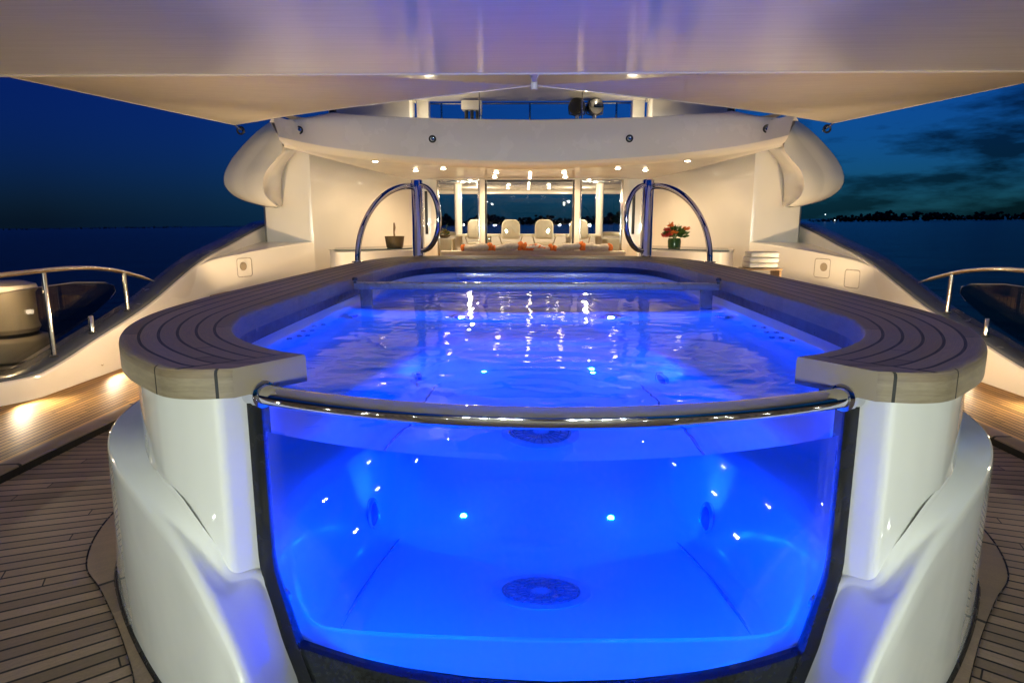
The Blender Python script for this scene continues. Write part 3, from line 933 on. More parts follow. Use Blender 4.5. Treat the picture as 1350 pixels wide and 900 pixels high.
# ================================================================== DECKHOUSE
dh = thing('deckhouse', 'white yacht deckhouse with curved overhang, downlights and glazed saloon doors', 'deckhouse', (0, 13.5, .7))
plan = [(-3.98, 10.15), (-3.62, 10.8), (-3.1, 11.26), (-2.5, 11.55), (-1.85, 11.76), (-1.06, 11.9), (0, 12.0)]
def symc(P, n=6):
    h = catmull([(a, b, 0) for a, b in P], n)
    return h + [Vector((-p.x, p.y, 0)) for p in reversed(h[:-1])]
PL = symc(plan)
def zbot(x): return 2.825 + .205 * min(1, (abs(x) / 3.95)) ** 1.9
def ke(x): return .032 * max(0, (abs(x) - 3.0) / .98) ** 2
def ztop(x): return 3.55 - (0 if abs(x) < 3.3 else (abs(x) - 3.3) / .68 * .28)
bm = B(); rows = []
for p in PL:
    zb_, zt_ = zbot(p.x), ztop(p.x)
    rows.append([(p.x, p.y + .35, zt_ - .02), (p.x, p.y + .06, zt_), (p.x, p.y + .02, zt_ - .008), (p.x, p.y, zt_ - .035), (p.x * (1 - .45 * ke(p.x)), p.y, zb_ + .3), (p.x * (1 - ke(p.x)), p.y, zb_)])
grid(bm, rows)
add('overhang_band', bm, plain('band_paint', (.74, .70, .68), .25, coat=.2, var=.008, vscale=1.2), dh, angle=45)
bm = B(); rows = []
for p in PL:
    zb_ = zbot(p.x)
    hx = p.x * .66
    e_ = 1 - ke(p.x)
    r_ = [(p.x * e_, p.y, zb_), (p.x * e_, p.y + .03, zb_ - .035), (p.x * e_, p.y + .10, zb_ - .075), (p.x * e_, p.y + .22, zb_ - .105), (p.x * .985, p.y + .36, zb_ - .115)]
    e = Vector(r_[-1]); h_ = Vector((hx, 14.03, 2.64))
    r_ += [tuple(e.lerp(h_, t)) for t in (.25, .5, .75, 1)]
    rows.append(r_)
grid(bm, rows)
SOF = add('soffit', bm, M['house'], dh, angle=40)
# upper deck slab behind the band
bm = B(); rows = []
for p in PL: rows.append([(p.x, p.y + .2, 3.42), (p.x, 16.5, 3.42)])
grid(bm, rows); add('upper_deck', bm, M['house'], dh)
# wing walls
for s in (-1, 1):
    bm = B(); rows = []
    pl = [(4.85, 15.), (4.84, 12.2), (4.80, 11.75), (4.70, 11.58), (4.55, 11.54), (3.92, 11.54), (3.86, 11.555), (3.83, 11.62), (2.52, 13.96), (2.44, 14.0), (2.0, 14.0)]
    for x, y in pl:
        rows.append([(s * x, y, .6), (s * x, y, 1.4), (s * x, y, 2.2), (s * x, y, 3.0 if y < 12 else 2.95 if y < 13 else 2.75)])
    grid(bm, rows)
    add('wing_wall', bm, M['house'], dh, angle=30)
    # cheeks: nested curved plates at the overhang ends
    C0 = [(-4.24, 3.37), (-4.49, 3.2), (-4.76, 2.96), (-4.98, 2.71), (-5.09, 2.47), (-5.04, 2.28), (-4.82, 2.12), (-4.42, 2.0)]
    C1 = [(-4.08, 3.21), (-4.24, 2.98), (-4.43, 2.77), (-4.61, 2.53), (-4.65, 2.33), (-4.57, 2.15), (-4.37, 2.03), (-4.21, 1.99)]
    C2 = [(-3.92, 3.05), (-3.88, 2.87), (-3.99, 2.72), (-4.17, 2.52), (-4.23, 2.32), (-4.19, 2.16), (-4.1, 2.06), (-4.01, 1.995)]
    C3 = [(-4.0, 3.0), (-4.13, 2.88), (-4.24, 2.75), (-4.33, 2.56), (-4.36, 2.37), (-4.37, 2.2), (-4.37, 2.08), (-4.37, 2.02)]
    def crow(C, y_, dx=0, n_=6): return [Vector((-s * (p.x + dx), y_, p.z)) for p in catmull([(a, 0, b) for a, b in C], n_)]
    r0, r1, r2, r3 = crow(C0, 10.9), crow(C1, 10.6), crow(C2, 10.38), crow(C3, 11.5)
    def blend(a, b, t, bow=0): return [p.lerp(q, t) + Vector((0, bow * math.sin(PI * t), 0)) for p, q in zip(a, b)]
    rows = [crow(C0, 14.5, -.02), crow(C0, 12.5, -.03), crow(C0, 11.4, -.03), crow(C0, 11.0, -.02), blend(r0, r1, .0), blend(r0, r1, .04, -.0), blend(r0, r1, .35, -.035), blend(r0, r1, .7, -.03), blend(r0, r1, .97)]
    rows += [blend(r1, r2, .06), blend(r1, r2, .4, -.03), blend(r1, r2, .75, -.02), blend(r1, r2, .97), blend(r2, r3, .03), blend(r2, r3, .3), blend(r2, r3, .7), r3]
    bm = B(); grid(bm, rows)
    add('cheek', bm, M['house'], dh, angle=55)
    # mooring eyes on the band
    for (x, z) in ((1.73, 3.19), (3.70, 3.19)):
        y_ = None
        best = min(PL, key=lambda p: abs(p.x - s * x))
        p = Vector((s * x, best.y - (.07 if x > 3 else 0), z))
        nrm = Vector((-s * (.55 if x > 3 else .12), -1, 0)).normalized()
        bm = B(); lathe(bm, [(.066, -.03), (.066, .012), (.055, .022), (.04, .012), (.036, -.005), (0, -.006)], p, 22, nrm)
        f = add('mooring_eye', bm, M['dark'], dh)
        bm = B(); lathe(bm, [(.03, -.004), (.034, .016), (.026, .026), (.0, .02)], p + Vector((.01, 0, .005)), 16, nrm)
        add('roller', bm, M['chrome'], f)

# door front
def pbox(name, c, s, mat, par, bev=.006):
    bm = B(); box(bm, c, s, bev); return add(name, bm, mat, par)
pbox('door_header', (0, 14.02, 2.72), (4.1, .14, .18), M['house'], dh)
for s in (-1, 1):
    pbox('door_post', (s * 1.005, 14.0, 1.66), (.11, .14, 1.94), M['house'], dh, .01)
    pbox('door_post', (s * 2.03, 14.0, 1.66), (.12, .14, 1.94), M['house'], dh, .01)
    pbox('slot_window', (s * 2.20, 13.985, 1.95), (.06, .03, .9), M['dark'], dh, .004)
for xa, xb in ((-1.965, -1.065), (-.945, .945), (1.065, 1.965)):
    bm = B(); cx_ = (xa + xb) / 2; w_ = xb - xa; z0, z1 = .72, 2.625
    for c, d_ in (((xa + .018, 14.02, (z0 + z1) / 2), (.036, .05, z1 - z0)), ((xb - .018, 14.02, (z0 + z1) / 2), (.036, .05, z1 - z0)),
                  ((cx_, 14.02, z1 - .02), (w_ - .08, .046, .04)), ((cx_, 14.02, z0 + .03), (w_ - .08, .046, .06))):
        box(bm, c, d_, .003)
    fr = add('door_frame', bm, M['steel'] if xa < -1 or xa > 1 else M['dark'], dh)
    bm = B(); grid(bm, [[(x, 14.02, z) for z in (z0 + .06, z1 - .04)] for x in (xa + .036, xb - .036)])
    add('pane', bm, M['pane'], fr)
# saloon shell
bm = B(); box(bm, (0, 18.0, 2.80), (8.4, 8.0, .06), .005); add('saloon_ceiling', bm, M['house'], dh)
for s in (-1, 1):
    bm = B(); box(bm, (s * 4.2, 18.0, 1.0), (.1, 8.0, .7), .01); add('saloon_side', bm, M['house'], dh)
    bm = B(); grid(bm, [[(s * 4.2, y_, z) for z in (1.3, 2.78)] for y_ in (14.1, 22)]); add('side_window', bm, M['pane'], dh)
    bm = B(); lathe(bm, [(.10, .7), (.10, 2.78)], (s * 1.92, 17.9, 0), 20); add('column', bm, M['house'], dh)
bm = B(); box(bm, (0, 22.0, 1.02), (8.4, .1, .66), .01); add('window_sill', bm, M['house'], dh)
bm = B(); box(bm, (0, 22.0, 2.73), (8.4, .1, .12), .01); add('window_head', bm, M['house'], dh)
bm = B(); grid(bm, [[(x, 22.0, z) for z in (1.35, 2.67)] for x in (-4.2, 0, 4.2)]); add('bow_window', bm, thin_glass('bow_glass', (.95, .97, .97), .35), dh)

# downlights
def downlight(x, y, z, power, ang=130, r=.055, light=True):
    bm = B(); lathe(bm, [(r + .015, .004), (r + .012, -.006), (r, -.008), (r * .95, -.002)], (x, y, z), 18)
    f = add('downlight', bm, M['steel'], dh)
    bm = B(); lathe(bm, [(r * .95, -.004), (r * .8, -.016), (r * .4, -.024), (0, -.026)], (x, y, z), 18)
    add('lens', bm, M['lens_warm'], f)
    if light: spot((x, y, z - .05), (x, y, 0), power, WARM, 165, 1.0, .04, parent=f)
from mathutils.bvhtree import BVHTree
_bv = BVHTree.FromPolygons([v.co for v in SOF.data.vertices], [tuple(p.vertices) for p in SOF.data.polygons])
def soff_z(x, y):
    h = _bv.ray_cast(Vector((x, y, 1.0)), Vector((0, 0, 1)))
    return (h[0].z if h[0] is not None else 2.7) - .004
for s in (-1, 1):
    for (x, y, k) in ((.65, 12.75, .8), (.72, 13.55, .7), (1.62, 12.35, 1.), (2.2, 12.75, .9), (2.75, 11.75, .75)):
        downlight(s * x, y, soff_z(x, y), P_DOWN * k)
    for (x, y) in ((.62, 15.2), (.7, 16.6), (.55, 18.2), (.62, 20.0), (1.5, 15.5), (1.7, 17.0), (1.4, 19.0)):
        downlight(s * x, y, 2.768, 0, light=False)
    point((s * 1.5, 16.6, 2.5), P_SALOON, WARM2, .04, parent=dh)
    point((s * 1.5, 19.8, 2.5), P_SALOON, WARM2, .04, parent=dh)
bm = B(); box(bm, (0, 17.6, 2.764), (.05, 6.4, .012), .002); add('strip_light', bm, M['strip'], dh)
rows = [[(x, y, soff_z(0, y) - .004) for x in (-.025, .025)] for y in (12.7, 13.3, 13.9)]
bm = B(); grid(bm, rows); add('strip_light', bm, M['strip'], dh)

# upper deck objects
ht = thing('hardtop', 'white flat hardtop roof above the upper deck', 'roof', (0, 12.4, 4.1))
bm = B(); rows = []
for y_, hw, z in ((10.9, 2.75, 4.22), (11.4, 2.75, 4.17), (12.5, 2.7, 4.14), (13.5, 2.6, 4.12), (13.55, 2.6, 4.2), (12.5, 2.7, 4.4), (10.9, 2.75, 4.42)):
    rows.append([(-hw, y_, z), (-hw * .5, y_, z - .0), (0, y_, z), (hw * .5, y_, z), (hw, y_, z)])
grid(bm, rows, close_v=True); add('panel', bm, M['house'], ht)
for s in (-1, 1):
    bm = B(); box(bm, (s * 2.15, 13.6, 3.78), (.24, .3, .74), .02); add('support', bm, M['house'], ht)
for s in (-1, 1):
    c = thing('deck_locker', 'white locker on the upper deck behind the band, %s of the hardtop' % ('left' if s < 0 else 'right'), 'locker', (s * 3.1, 13.0, 3.42), 'upper deck lockers')
    bm = B(); box(bm, (s * 3.05, 13.0, 3.74), (1.55, .6, .62), .02); add('cabinet', bm, M['house'], c)
    bm = B(); box(bm, (s * 3.05, 12.98, 4.07), (1.6, .66, .04), .01); add('lid', bm, M['cream'], c)
    bm = B(); box(bm, (s * 3.62, 12.3, 3.75), (.10, .16, .4), .02); o = add('speaker_box', bm, M['dark']); tag(o, 'small dark box by the %s upper deck locker' % ('left' if s < 0 else 'right'), 'speaker', 'dark boxes by the lockers')
    point((s * 1.9, 12.7, 3.62), 12, (1, .86, .62), .1, parent=c)
    p = thing('stay_rod', 'thin vertical steel rod above the band, near the %s searchlight' % ('boxy' if s < 0 else 'round'), 'rod', (s * .93, 11.9, 3.55), 'thin vertical stay rods')
    bm = B(); tube(bm, [(s * .93, 12.25, 3.42), (s * .93, 12.25, 4.9)], .013, 8); add('rod', bm, M['steel'], p)
    bm = B(); lathe(bm, [(.03, 3.42), (.03, 3.5), (.015, 3.52)], (s * .93, 12.25, 0), 12); add('foot_flange', bm, M['steel'], p)
sl = thing('searchlight', 'boxy white searchlight on dark legs on the upper deck', 'searchlight', (-1.15, 13.3, 3.42))
bm = B(); box(bm, (-1.15, 13.3, 4.0), (.40, .3, .17), .02); add('housing', bm, M['house'], sl)
for dx_ in (-.12, .0, .12):
    bm = B(); tube(bm, [(-1.15 + dx_, 13.3, 3.42), (-1.15 + dx_ * .9, 13.3, 3.92)], .035, 10); add('leg', bm, M['dark'], sl)
bm = B(); box(bm, (-.97, 13.2, 3.8), (.05, .05, .3), .01); add('cable_box', bm, M['steel'], sl)
for k, x in enumerate((.92, 1.26)):
    sl = thing('searchlight', 'round chrome searchlight on the upper deck, %s one of the twin' % ('left' if k == 0 else 'right'), 'searchlight', (x, 13.3, 3.42), 'round twin searchlights')
    bm = B(); lathe(bm, [(.10, -.14), (.15, -.08), (.165, .06), (.15, .09), (.13, .07), (0, .05)], (x, 13.3, 3.98), 22, (-.35 if k == 0 else .35, -1, -.1)); add('lamp_head', bm, M['dark'] if k == 0 else plain('dark_chrome', (.22, .22, .23), .12, metal=1.), sl)
    bm = B(); tube(bm, [(x, 13.3, 3.42), (x, 13.3, 3.84)], .04, 10); add('stem', bm, M['steel'], sl)
    bm = B(); tube(bm, [(x - .17, 13.3, 3.98), (x - .15, 13.3, 3.84), (x, 13.3, 3.80), (x + .15, 13.3, 3.84), (x + .17, 13.3, 3.98)], .014, 8); add('yoke', bm, M['dark'], sl)
ur = thing('bow_railing', 'thin white post and wire railing on the upper deck', 'railing', (0, 14.5, 3.42))
for x in (-1.9, 0.0, 1.85):
    bm = B(); tube(bm, [(x, 14.5, 3.42), (x, 14.5, 4.25)], .022, 8); add('stanchion', bm, M['steel'], ur)
bm = B(); tube(bm, [(-2.2, 14.5, 4.25), (2.2, 14.5, 4.25)], .018, 8); add('top_wire', bm, M['steel'], ur)

# ================================================================== SALOON FURNITURE
def chair(x, lab):
    t = thing('dining_chair', lab, 'chair', (x, 17.0, .7), 'cream dining chairs in the saloon')
    y = 17.0
    bm = B(); pr = []
    for cx_, cz_, rr, a0 in ((.245, .25, .15, 0), (-.245, .25, .15, 90), (-.245, -.25, .07, 180), (.245, -.25, .07, 270)):
        for k in range(7):
            a = R(a0 + 15 * k); pr.append((cx_ - math.copysign(rr, cx_) + rr * math.cos(a), cz_ - math.copysign(rr, cz_) + rr * math.sin(a)))
    rows = [[(x + a * sc_, y + dy_, 1.57 + b * sc_) for a, b in pr] for dy_, sc_ in ((-.05, .86), (-.045, .96), (-.02, 1.), (.02, 1.), (.045, .96), (.05, .86))]
    vs_ = grid(bm, rows, close_u=True); bm.faces.new(vs_[0]); bm.faces.new(vs_[-1][::-1])
    for v in bm.verts:
        v.co.y += .10 * ((v.co.x - x) / .25) ** 2 * 1.0 - .10 * (v.co.z - 1.4)
        if v.co.z > 1.6: v.co.x = x + (v.co.x - x) * (1 - .35 * (v.co.z - 1.6))
    add('backrest', bm, M['cream'], t)
    bm = B(); box(bm, (x, y + .28, 1.18), (.50, .50, .10), .03); add('seat', bm, M['cream'], t)
    for s in (-1, 1):
        bm = B(); box(bm, (x + s * .30, y + .2, 1.40), (.06, .34, .10), .025); add('armrest', bm, M['cream'], t)
        bm = B(); tube(bm, [(x + s * .29, y + .05, 1.36), (x + s * .25, y + .02, 1.22), (x + s * .1, y + .2, 1.13)], .016, 8); add('arm_bracket', bm, M['steel'], t)
    bm = B(); tube(bm, [(x, y + .28, .76), (x, y + .28, 1.13)], .03, 10); add('pedestal', bm, M['steel'], t)
    for k in range(4):
        a = PI / 4 + k * PI / 2
        bm = B(); tube(bm, [(x, y + .28, .80), (x + .27 * math.cos(a), y + .28 + .27 * math.sin(a), .72)], [.022, .014], 8); add('leg', bm, M['steel'], t)
for x, lab in ((-1.36, 'cream dining chair cut by the left door post'), (-.47, 'cream dining chair in the middle pane, left of centre'),
               (.40, 'cream dining chair in the middle pane, right of centre'), (1.30, 'cream dining chair cut by the right door post')):
    chair(x, lab)
tb = thing('dining_table', 'long pale dining table beyond the cream chairs', 'table', (0, 18.1, .7))
bm = B(); box(bm, (0, 18.1, 1.40), (3.9, 1.1, .05), .015); add('tabletop', bm, M['cream'], tb)
for s in (-1, 1):
    bm = B(); lathe(bm, [(.3, .7), (.3, .73), (.08, .78), (.07, 1.36), (.2, 1.38)], (s * 1.1, 18.1, 0), 20); add('pedestal', bm, M['steel'], tb)
    v = thing('table_bowl', 'small dark bowl on the dining table, %s of centre' % ('left' if s < 0 else 'right'), 'bowl', (s * .5, 17.75, 1.425), 'dark bowls on the dining table')
    bm = B(); lathe(bm, [(.03, 1.426), (.05, 1.43), (.09, 1.49), (.085, 1.49), (.0, 1.45)], (s * .5, 17.75, 0), 16); add('bowl', bm, M['dark'], v)
cab = thing('flower_console', 'pale green console just inside the left door pane', 'console', (-2.05, 15.2, .7))
bm = B(); box(bm, (-1.98, 15.2, 1.03), (.36, .36, .66), .015); add('cabinet', bm, M['cream'], cab)
bm = B(); box(bm, (-1.98, 15.2, 1.375), (.40, .40, .03), .008); add('top', bm, M['house'], cab)
def leafy(bm, c, n, r, size, rnd, up=.6):
    for k in range(n):
        d = Vector((rnd.gauss(0, 1), rnd.gauss(0, 1), abs(rnd.gauss(0, 1)) * up + .15)).normalized()
        p = Vector(c) + d * r * rnd.uniform(.5, 1.0)
        t = d.cross(Vector((rnd.gauss(0, 1), rnd.gauss(0, 1), rnd.gauss(0, 1)))).normalized()
        L = size * rnd.uniform(.7, 1.3)
        a, b_, c_, d_ = p - d * L * .5, p + t * L * .28, p + d * L * .6, p - t * L * .28
        n_ = d.cross(t) * L * .08
        vs_ = [bm.verts.new(q) for q in (a, b_ + n_, c_, d_ + n_)]
        bm.faces.new(vs_)
rnd = random.Random(4)
fl = thing('flower_bowl', 'low bowl of yellow flowers on the pale console', 'flowers', (-1.98, 15.2, 1.39))
bm = B(); lathe(bm, [(.06, 1.39), (.13, 1.42), (.15, 1.46), (.13, 1.46), (0, 1.43)], (-1.98, 15.2, 0), 16); add('bowl', bm, M['wicker'], fl)
bm = B(); leafy(bm, (-1.98, 15.2, 1.46), 70, .13, .06, rnd); add('leaves', bm, M['leaf'], fl)
bm = B(); leafy(bm, (-1.98, 15.2, 1.48), 60, .13, .05, rnd); add('blossoms', bm, M['petal_y'], fl)
bm = B(); tube(bm, [(-1.98, 15.2, 1.45), (-1.93, 15.2, 1.62), (-1.9, 15.2, 1.72)], .008, 6); add('stem', bm, M['leaf'], fl)
for s in (-1, 1):
    ln = thing('lounge_chair', 'cream lounge chair with curved arm, in the %s door pane' % ('left' if s < 0 else 'right'), 'armchair', (s * 2.25, 18.6, .7), 'cream lounge chairs')
    bm = B(); box(bm, (s * 2.35, 18.7, 1.1), (.75, .7, .4), .08, seg=3); add('seat', bm, M['cream'], ln)
    pts = [Vector((s * 2.35 + .42 * math.cos(a), 18.7 + .42 * math.sin(a), 1.36 + .06 * math.sin(a * 1.0))) for a in [PI * k / 16 for k in range(17)]]
    bm = B(); tube(bm, pts, .06, 10, flat=.8); add('arm_band', bm, M['cream'], ln)

# aft sofa and cushions in front of the doors
sf = thing('sofa', 'low cream sofa in front of the saloon doors', 'sofa', (0.05, 12.2, .7))
bm = B(); box(bm, (.05, 12.3, .90), (3.4, .85, .40), .06, seg=3); add('base', bm, M['house'], sf)
bm = B(); box(bm, (.05, 11.95, 1.12), (3.4, .16, .24), .05, seg=3); add('backrest', bm, M['cream'], sf)
labs = ['leftmost orange trimmed cushion on the sofa', 'second orange trimmed cushion from the left on the sofa', 'middle orange trimmed cushion on the sofa', 'second orange trimmed cushion from the right on the sofa', 'rightmost orange trimmed cushion on the sofa']
for k, x in enumerate((-.98, -.42, .14, .70, 1.22)):
    cu = thing('cushion', labs[k], 'cushion', (x, 11.98, 1.22), 'orange trimmed cushions on the sofa')
    bm = B(); rows = []
    tilt = random.uniform(-.18, .18)
    for i in range(13):
        u = -1 + 2 * i / 12; row = []
        for j in range(16):
            a = 2 * PI * j / 16
            e = max(0, 1 - abs(u) ** 3.5) ** .6
            q = Vector((u * .27, math.cos(a) * .13 * (.35 + .65 * e), math.sin(a) * .075 * (.35 + .65 * e) * (1 + .2 * math.sin(5 * u + k))))
            q = Matrix.Rotation(tilt, 3, 'Y') @ q
            row.append(q + Vector((x, 12.0, 1.285 + .012 * math.sin(k * 2.3))))
        rows.append(row)
    vs_ = grid(bm, rows, close_u=True); bm.faces.new(vs_[0][::-1]); bm.faces.new(vs_[-1])
    add('pad', bm, M['greycloth'] if k != 2 else M['pillow'], cu)
    for e_ in (-1, 1):
        c = Matrix.Rotation(tilt, 3, 'Y') @ Vector((e_ * .24, -.02, 0)) + Vector((x, 12.0, 1.285))
        bm = B(); bmesh.ops.create_icosphere(bm, subdivisions=3, radius=.075)
        for v in bm.verts:
            n_ = 1 + .35 * noise.noise(v.co * 14 + Vector((k, e_, 0)))
            v.co = Vector((v.co.x * .75, v.co.y * 1.2, v.co.z * 1.15)) * n_ + c
        add('end_trim', bm, M['orange'], cu)

# sideboards with glass tops, planter, vase, towels
for s in (-1, 1):
    sb = thing('sideboard', 'curved white sideboard with glass top, under the %s' % ('basket planter' if s < 0 else 'flower vase'), 'sideboard', (s * 2.7, 11.3, .7), 'curved white sideboards')
    pl = [(3.42, 11.15), (3.40, 10.95), (3.28, 10.82), (3.1, 10.80), (2.7, 11.0), (2.3, 11.35), (2.0, 11.75), (1.95, 11.95)]
    bk = [(3.6, 11.5), (3.55, 11.55), (3.5, 11.6), (3.4, 11.75), (3.1, 12.1), (2.75, 12.6), (2.4, 13.0), (2.2, 13.2)]
    P1 = catmull([(s * x, y, 0) for x, y in pl], 5); P2 = catmull([(s * x, y, 0) for x, y in bk], 5)
    bm = B(); rows = [[(p.x, p.y, .7), (p.x, p.y, 1.26), (p.x + (q.x - p.x) * .03, p.y + (q.y - p.y) * .03, 1.275), (q.x, q.y, 1.275)] for p, q in zip(P1, P2)]
    grid(bm, rows); add('cabinet', bm, M['house'], sb, angle=50)
    bm = B(); rows = [[(p.x, p.y, 1.282), (p.x, p.y, 1.298), (q.x, q.y, 1.298), (q.x, q.y, 1.282)] for p, q in zip([p.lerp(q, .04) for p, q in zip(P1[10:], P2[10:])], P2[10:])]
    grid(bm, rows, close_u=True); add('glass_top', bm, M['topglass'], sb)
pt = thing('basket_planter', 'brown wicker basket planter with a bare stalk on the left sideboard', 'planter', (-2.42, 11.6, 1.3))
bm = B(); lathe(bm, [(.13, 1.30), (.145, 1.31), (.158, 1.40), (.17, 1.49), (.175, 1.505), (.16, 1.505), (.15, 1.46), (0, 1.46)], (-2.42, 11.6, 0), 28); add('basket', bm, M['wicker'], pt)
bm = B(); lathe(bm, [(.148, 1.47), (.08, 1.485), (0, 1.49)], (-2.42, 11.6, 0), 20); add('soil', bm, M['dark'], pt)
bm = B(); tube(bm, [(-2.42, 11.6, 1.47), (-2.425, 11.6, 1.58), (-2.415, 11.6, 1.66), (-2.42, 11.6, 1.74)], [.018, .014, .022, .012], 8); add('stalk', bm, M['wood'], pt)
vz = thing('flower_vase', 'green glass vase of red and orange flowers on the right sideboard', 'vase', (2.55, 11.6, 1.3))
bm = B(); lathe(bm, [(.10, 1.30), (.11, 1.31), (.115, 1.42), (.105, 1.47), (.095, 1.47), (.095, 1.42), (0, 1.41)], (2.55, 11.6, 0), 24); add('vase', bm, M['greenglass'], vz)
rnd = random.Random(9)
bm = B(); leafy(bm, (2.56, 11.6, 1.48), 150, .21, .10, rnd, 1.0)
for k in range(9):
    a = rnd.uniform(0, 2 * PI); tube(bm, [(2.55, 11.6, 1.44), (2.55 + .12 * math.cos(a), 11.6 + .12 * math.sin(a), 1.62)], .006, 5)
add('leaves', bm, M['leaf'], vz)
bm = B()
for c in ((2.40, 11.5, 1.60), (2.43, 11.48, 1.52), (2.37, 11.55, 1.5)): leafy(bm, c, 26, .06, .07, rnd)
add('red_blossoms', bm, M['petal_r'], vz)
bm = B()
for c in ((2.45, 11.5, 1.68), (2.72, 11.5, 1.62), (2.5, 11.45, 1.56)): leafy(bm, c, 22, .05, .07, rnd)
add('orange_blossoms', bm, M['petal_o'], vz)

ty = thing('towel_tray', 'dark wooden tray under the folded towels at the right', 'tray', (3.42, 9.75, 1.08))
bm = B(); box(bm, (3.42, 9.75, 1.07), (.52, .40, .025), .006); add('board', bm, M['wood'], ty)
for s in (-1, 1):
    bm = B(); box(bm, (3.42 + s * .24, 9.75, .87), (.03, .36, .36), .006); add('leg', bm, M['wood'], ty)
tl = ['folded white towel at the bottom of the stack', 'folded white towel in the middle of the stack', 'folded white towel on top of the stack']
for k in range(3):
    hh = .075; zc = 1.088 + hh * (k + .5) + .004 * k
    bm = B(); box(bm, (3.42 + .008 * (k - 1), 9.75, zc), (.43 - .02 * (k == 2), .34, hh), .032, seg=4)
    bmesh.ops.subdivide_edges(bm, edges=[e for e in bm.edges if e.calc_length() > .12], cuts=5, use_grid_fill=True)
    for v in bm.verts: v.co += Vector((0, 0, .006 * noise.noise(v.co * 9 + Vector((k * 3, 0, 0)))))
    o = add('towel', bm, M['towel'], angle=60); tag(o, tl[k], 'towel', 'folded white towels')

# ================================================================== AWNINGS
bm = B(); rows = []
for j in range(41):
    y = -3.0 + 9.53 * j / 40
    row = []
    for i in range(41):
        x = -8.5 + 17 * i / 40
        sag = -.05 * math.sin(PI * max(0, min(1, (y + 3) / 9.53))) * math.cos(x / 8.5 * PI / 2)
        row.append((x, y, 3.15 + sag + .0))
    rows.append(row)
grid(bm, rows)
aw = add('awning', bm, M['awning'], angle=180)
tag(aw, 'broad grey white awning stretched overhead, its edge straight across', 'awning')
bm = B(); tube(bm, [(x, 6.53, 3.15) for x in [-8.5 + 17 * k / 40 for k in range(41)]], .014, 8); add('hem', bm, M['sail'], aw)
for s in (-1, 1):
    A = Vector((s * 4.80, 10.8, 3.30)); Cc = Vector((s * .03, 7.3, 3.19)); Bb = Vector((s * 6.9, 6.2, 3.50))
    bm = B(); rows = []; n_ = 26
    for i in range(n_ + 1):
        u = i / n_
        row = []
        for j in range(n_ + 1):
            v = j / n_
            # triangle A-(Bb..Cc)
            e = Bb.lerp(Cc, v)
            p = A.lerp(e, u)
            # hollow cut on the edges
            p = p + (Vector(((A.x + Bb.x + Cc.x) / 3, (A.y + Bb.y + Cc.y) / 3, p.z)) - p) * (.09 * math.sin(PI * u) * (v ** 6) + .10 * math.sin(PI * v) * (u ** 6) + .0 * (1 - v) ** 6)
            p.z -= .03 * math.sin(PI * u) * math.sin(PI * v)
            row.append(p)
        rows.append(row)
    grid(bm, rows)
    bmesh.ops.remove_doubles(bm, verts=bm.verts, dist=1e-5)
    sa = add('sail_awning', bm, M['sail'], angle=180)
    tag(sa, 'triangular tan sail stretched from the centre hook to the %s end of the overhang' % ('left' if s < 0 else 'right'), 'sail awning', 'triangular sail awnings')
    bm = B(); tube(bm, [rows[i][n_] for i in range(n_ + 1)], .010, 6); add('edge_rope', bm, M['house'], sa)
    bm = B(); tube(bm, [rows[i][0] for i in range(n_ + 1)], .010, 6); add('edge_rope', bm, M['house'], sa)
    sh = thing('shackle', 'chrome shackle holding the %s sail corner to the overhang' % ('left' if s < 0 else 'right'), 'shackle', (s * 4.78, 10.85, 3.25), 'chrome sail shackles')
    bm = B(); tube(bm, [A, A + Vector((-s * .04, .06, -.04)), A + Vector((-s * .10, .14, -.10))], .018, 8); add('pin', bm, M['steel'], sh)
    pts = [A + Vector((-s * .06, .08, -.08)) + Vector((.055 * math.cos(a), 0, .055 * math.sin(a))) for a in [2 * PI * k / 16 for k in range(17)]]
    bm = B(); tube(bm, pts, .016, 8, False); add('ring', bm, M['dark'], sh)
hk = thing('awning_hook', 'small white hook fitting at the middle of the awning edge', 'hook', (0, 7.0, 3.2))
bm = B(); box(bm, (0, 6.9, 3.19), (.05, .5, .05), .012); add('bracket', bm, M['sail'], hk)
bm = B(); lathe(bm, [(.03, 0), (.04, .03), (.03, .1), (.05, .14)], (0, 7.05, 3.10), 14); add('barrel', bm, M['house'], hk)

# bulkhead and wall lamps added behind the viewer to light the pool front
bm = B(); box(bm, (0, -6.7, 1.5), (9.0, .2, 3.0), .03)
ab = add('added_bulkhead', bm, M['house']); tag(ab, 'white bulkhead added behind the viewer to carry the wall lamps', 'bulkhead')
bm = B(); box(bm, (0, -6.59, 1.2), (1.6, .03, 2.1), .01); add('door', bm, M['wood'], ab)
for x, z in ((-3.3, 1.6), (-2.5, 1.3), (-1.7, 1.6), (-1.1, 1.3), (1.1, 1.3), (1.7, 1.6), (2.5, 1.3), (3.3, 1.6)):
    t = thing('added_wall_lamp', 'added round white wall lamp on the unseen bulkhead behind the viewer', 'wall lamp', (x, -6.6, z), 'added wall lamps on the bulkhead')
    bm = B(); lathe(bm, [(.09, 0), (.09, .05), (.075, .07), (.07, .06)], (x, -6.6, z), 18, (0, 1, 0)); add('housing', bm, M['house'], t)
    bm = B(); lathe(bm, [(.07, .06), (.05, .075), (0, .08)], (x, -6.6, z), 18, (0, 1, 0)); add('lens', bm, M['lens_white'], t)
    spot((x, -6.48, z), (x * .7, 2.2, .2), P_FLOOD, NEUT, 58, .9, .06, parent=t)

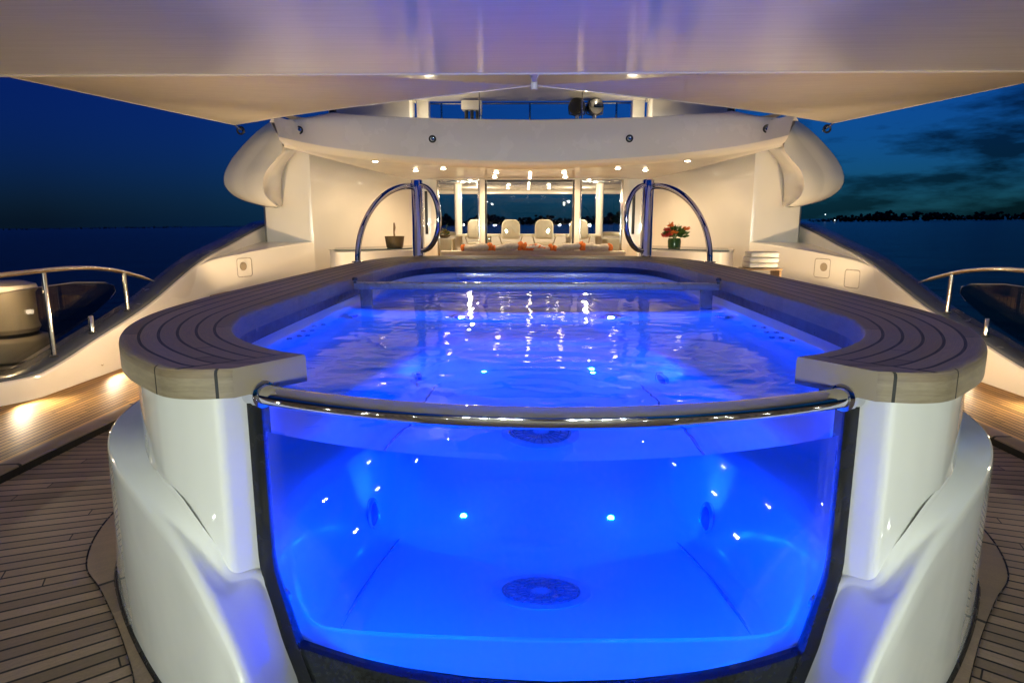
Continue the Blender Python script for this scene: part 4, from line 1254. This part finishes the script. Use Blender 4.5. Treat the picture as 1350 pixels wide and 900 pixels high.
# recessed floor lamps in the deck in front of the pool, by the viewer's feet
for x, y in ((-2.5, 1.0), (-1.9, .95), (-2.15, .35), (-2.0, -.4), (-1.75, -1.1), (1.9, .95), (2.5, 1.0), (2.15, .35), (2.0, -.4), (1.75, -1.1), (-2.9, 1.6), (2.9, 1.6), (-2.6, .1), (2.6, .1)):
    t = thing('recessed_lamp', 'tiny round lamp recessed in the deck in front of the pool', 'deck lamp', (x, y, 0), 'recessed lamps in front of the pool')
    bm = B(); lathe(bm, [(.03, .001), (.03, .006), (.019, .009), (.017, .006)], (x, y, 0), 18); add('rim', bm, M['steel'], t)
    bm = B(); lathe(bm, [(.017, .006), (.01, .010), (0, .011)], (x, y, 0), 14); add('lens', bm, M['lens_white'], t)
# bollards and uplights added out of sight to warm bulwarks, sails and overhang
for s in (-1, 1):
    for y, tx, k in ((6.6, 3.05, .5), (8.7, 3.75, .36)):
        t = thing('added_bollard_lamp', 'added short steel bollard lamp on the teak deck at the %s, %s' % ('left' if s < 0 else 'right', 'beside the pool' if y < 7 else 'by the deckhouse'), 'bollard lamp', (s * tx, y, .0), 'added bollard lamps beside the pool')
        bm = B(); lathe(bm, [(.07, .0), (.07, .012), (.04, .02), (.04, .50), (.05, .51)], (s * tx, y, 0), 20); add('post', bm, M['steel'], t)
        bm = B(); lathe(bm, [(.045, .51), (.045, .56), (0, .565)], (s * tx, y, 0), 20); add('lens', bm, M['lens_warm'], t)
        if y < 7:
            spot((s * tx, y, .60), (s * (tx + 2.), y + .1, .25), P_UP * k * 1.8, WARM, 150, 1.0, .05, parent=t)
            spot((s * tx, y, .64), (s * (tx + 1.0), y - .9, 3.1), P_UP * k * 1.15, WARM, 158, 1.0, .05, parent=t)
        else:
            spot((s * tx, y, .62), (s * 4.70, 10.8, 2.6), P_UP * .95, WARM, 88, 1.0, .05, parent=t)
            spot((s * tx, y, .64), (s * 4.1, y - .5, 3.2), P_UP * .3, WARM, 110, 1.0, .05, parent=t)
            spot((s * (tx - .05), y, .60), (s * 3.7, 10.8, .9), P_UP * .2, WARM, 120, 1.0, .05, parent=t)
    t = thing('added_uplight', 'added round steel floor lamp on the upper teak deck behind the pool, %s of the sofa' % ('left' if s < 0 else 'right'), 'floor lamp', (s * 2.7, 9.95, .7), 'added floor lamps in the upper deck')
    bm = B(); lathe(bm, [(.09, .70), (.09, .712), (.07, .716), (.065, .710)], (s * 2.7, 9.95, 0), 20); add('rim', bm, M['steel'], t)
    bm = B(); lathe(bm, [(.066, .708), (0, .712)], (s * 2.7, 9.95, 0), 20); add('lens', bm, M['lens_warm'], t)
    spot((s * 2.7, 9.95, .77), (s * 3.1, 11.6, 2.3), P_UP * .3, WARM, 140, 1.0, .05, parent=t)
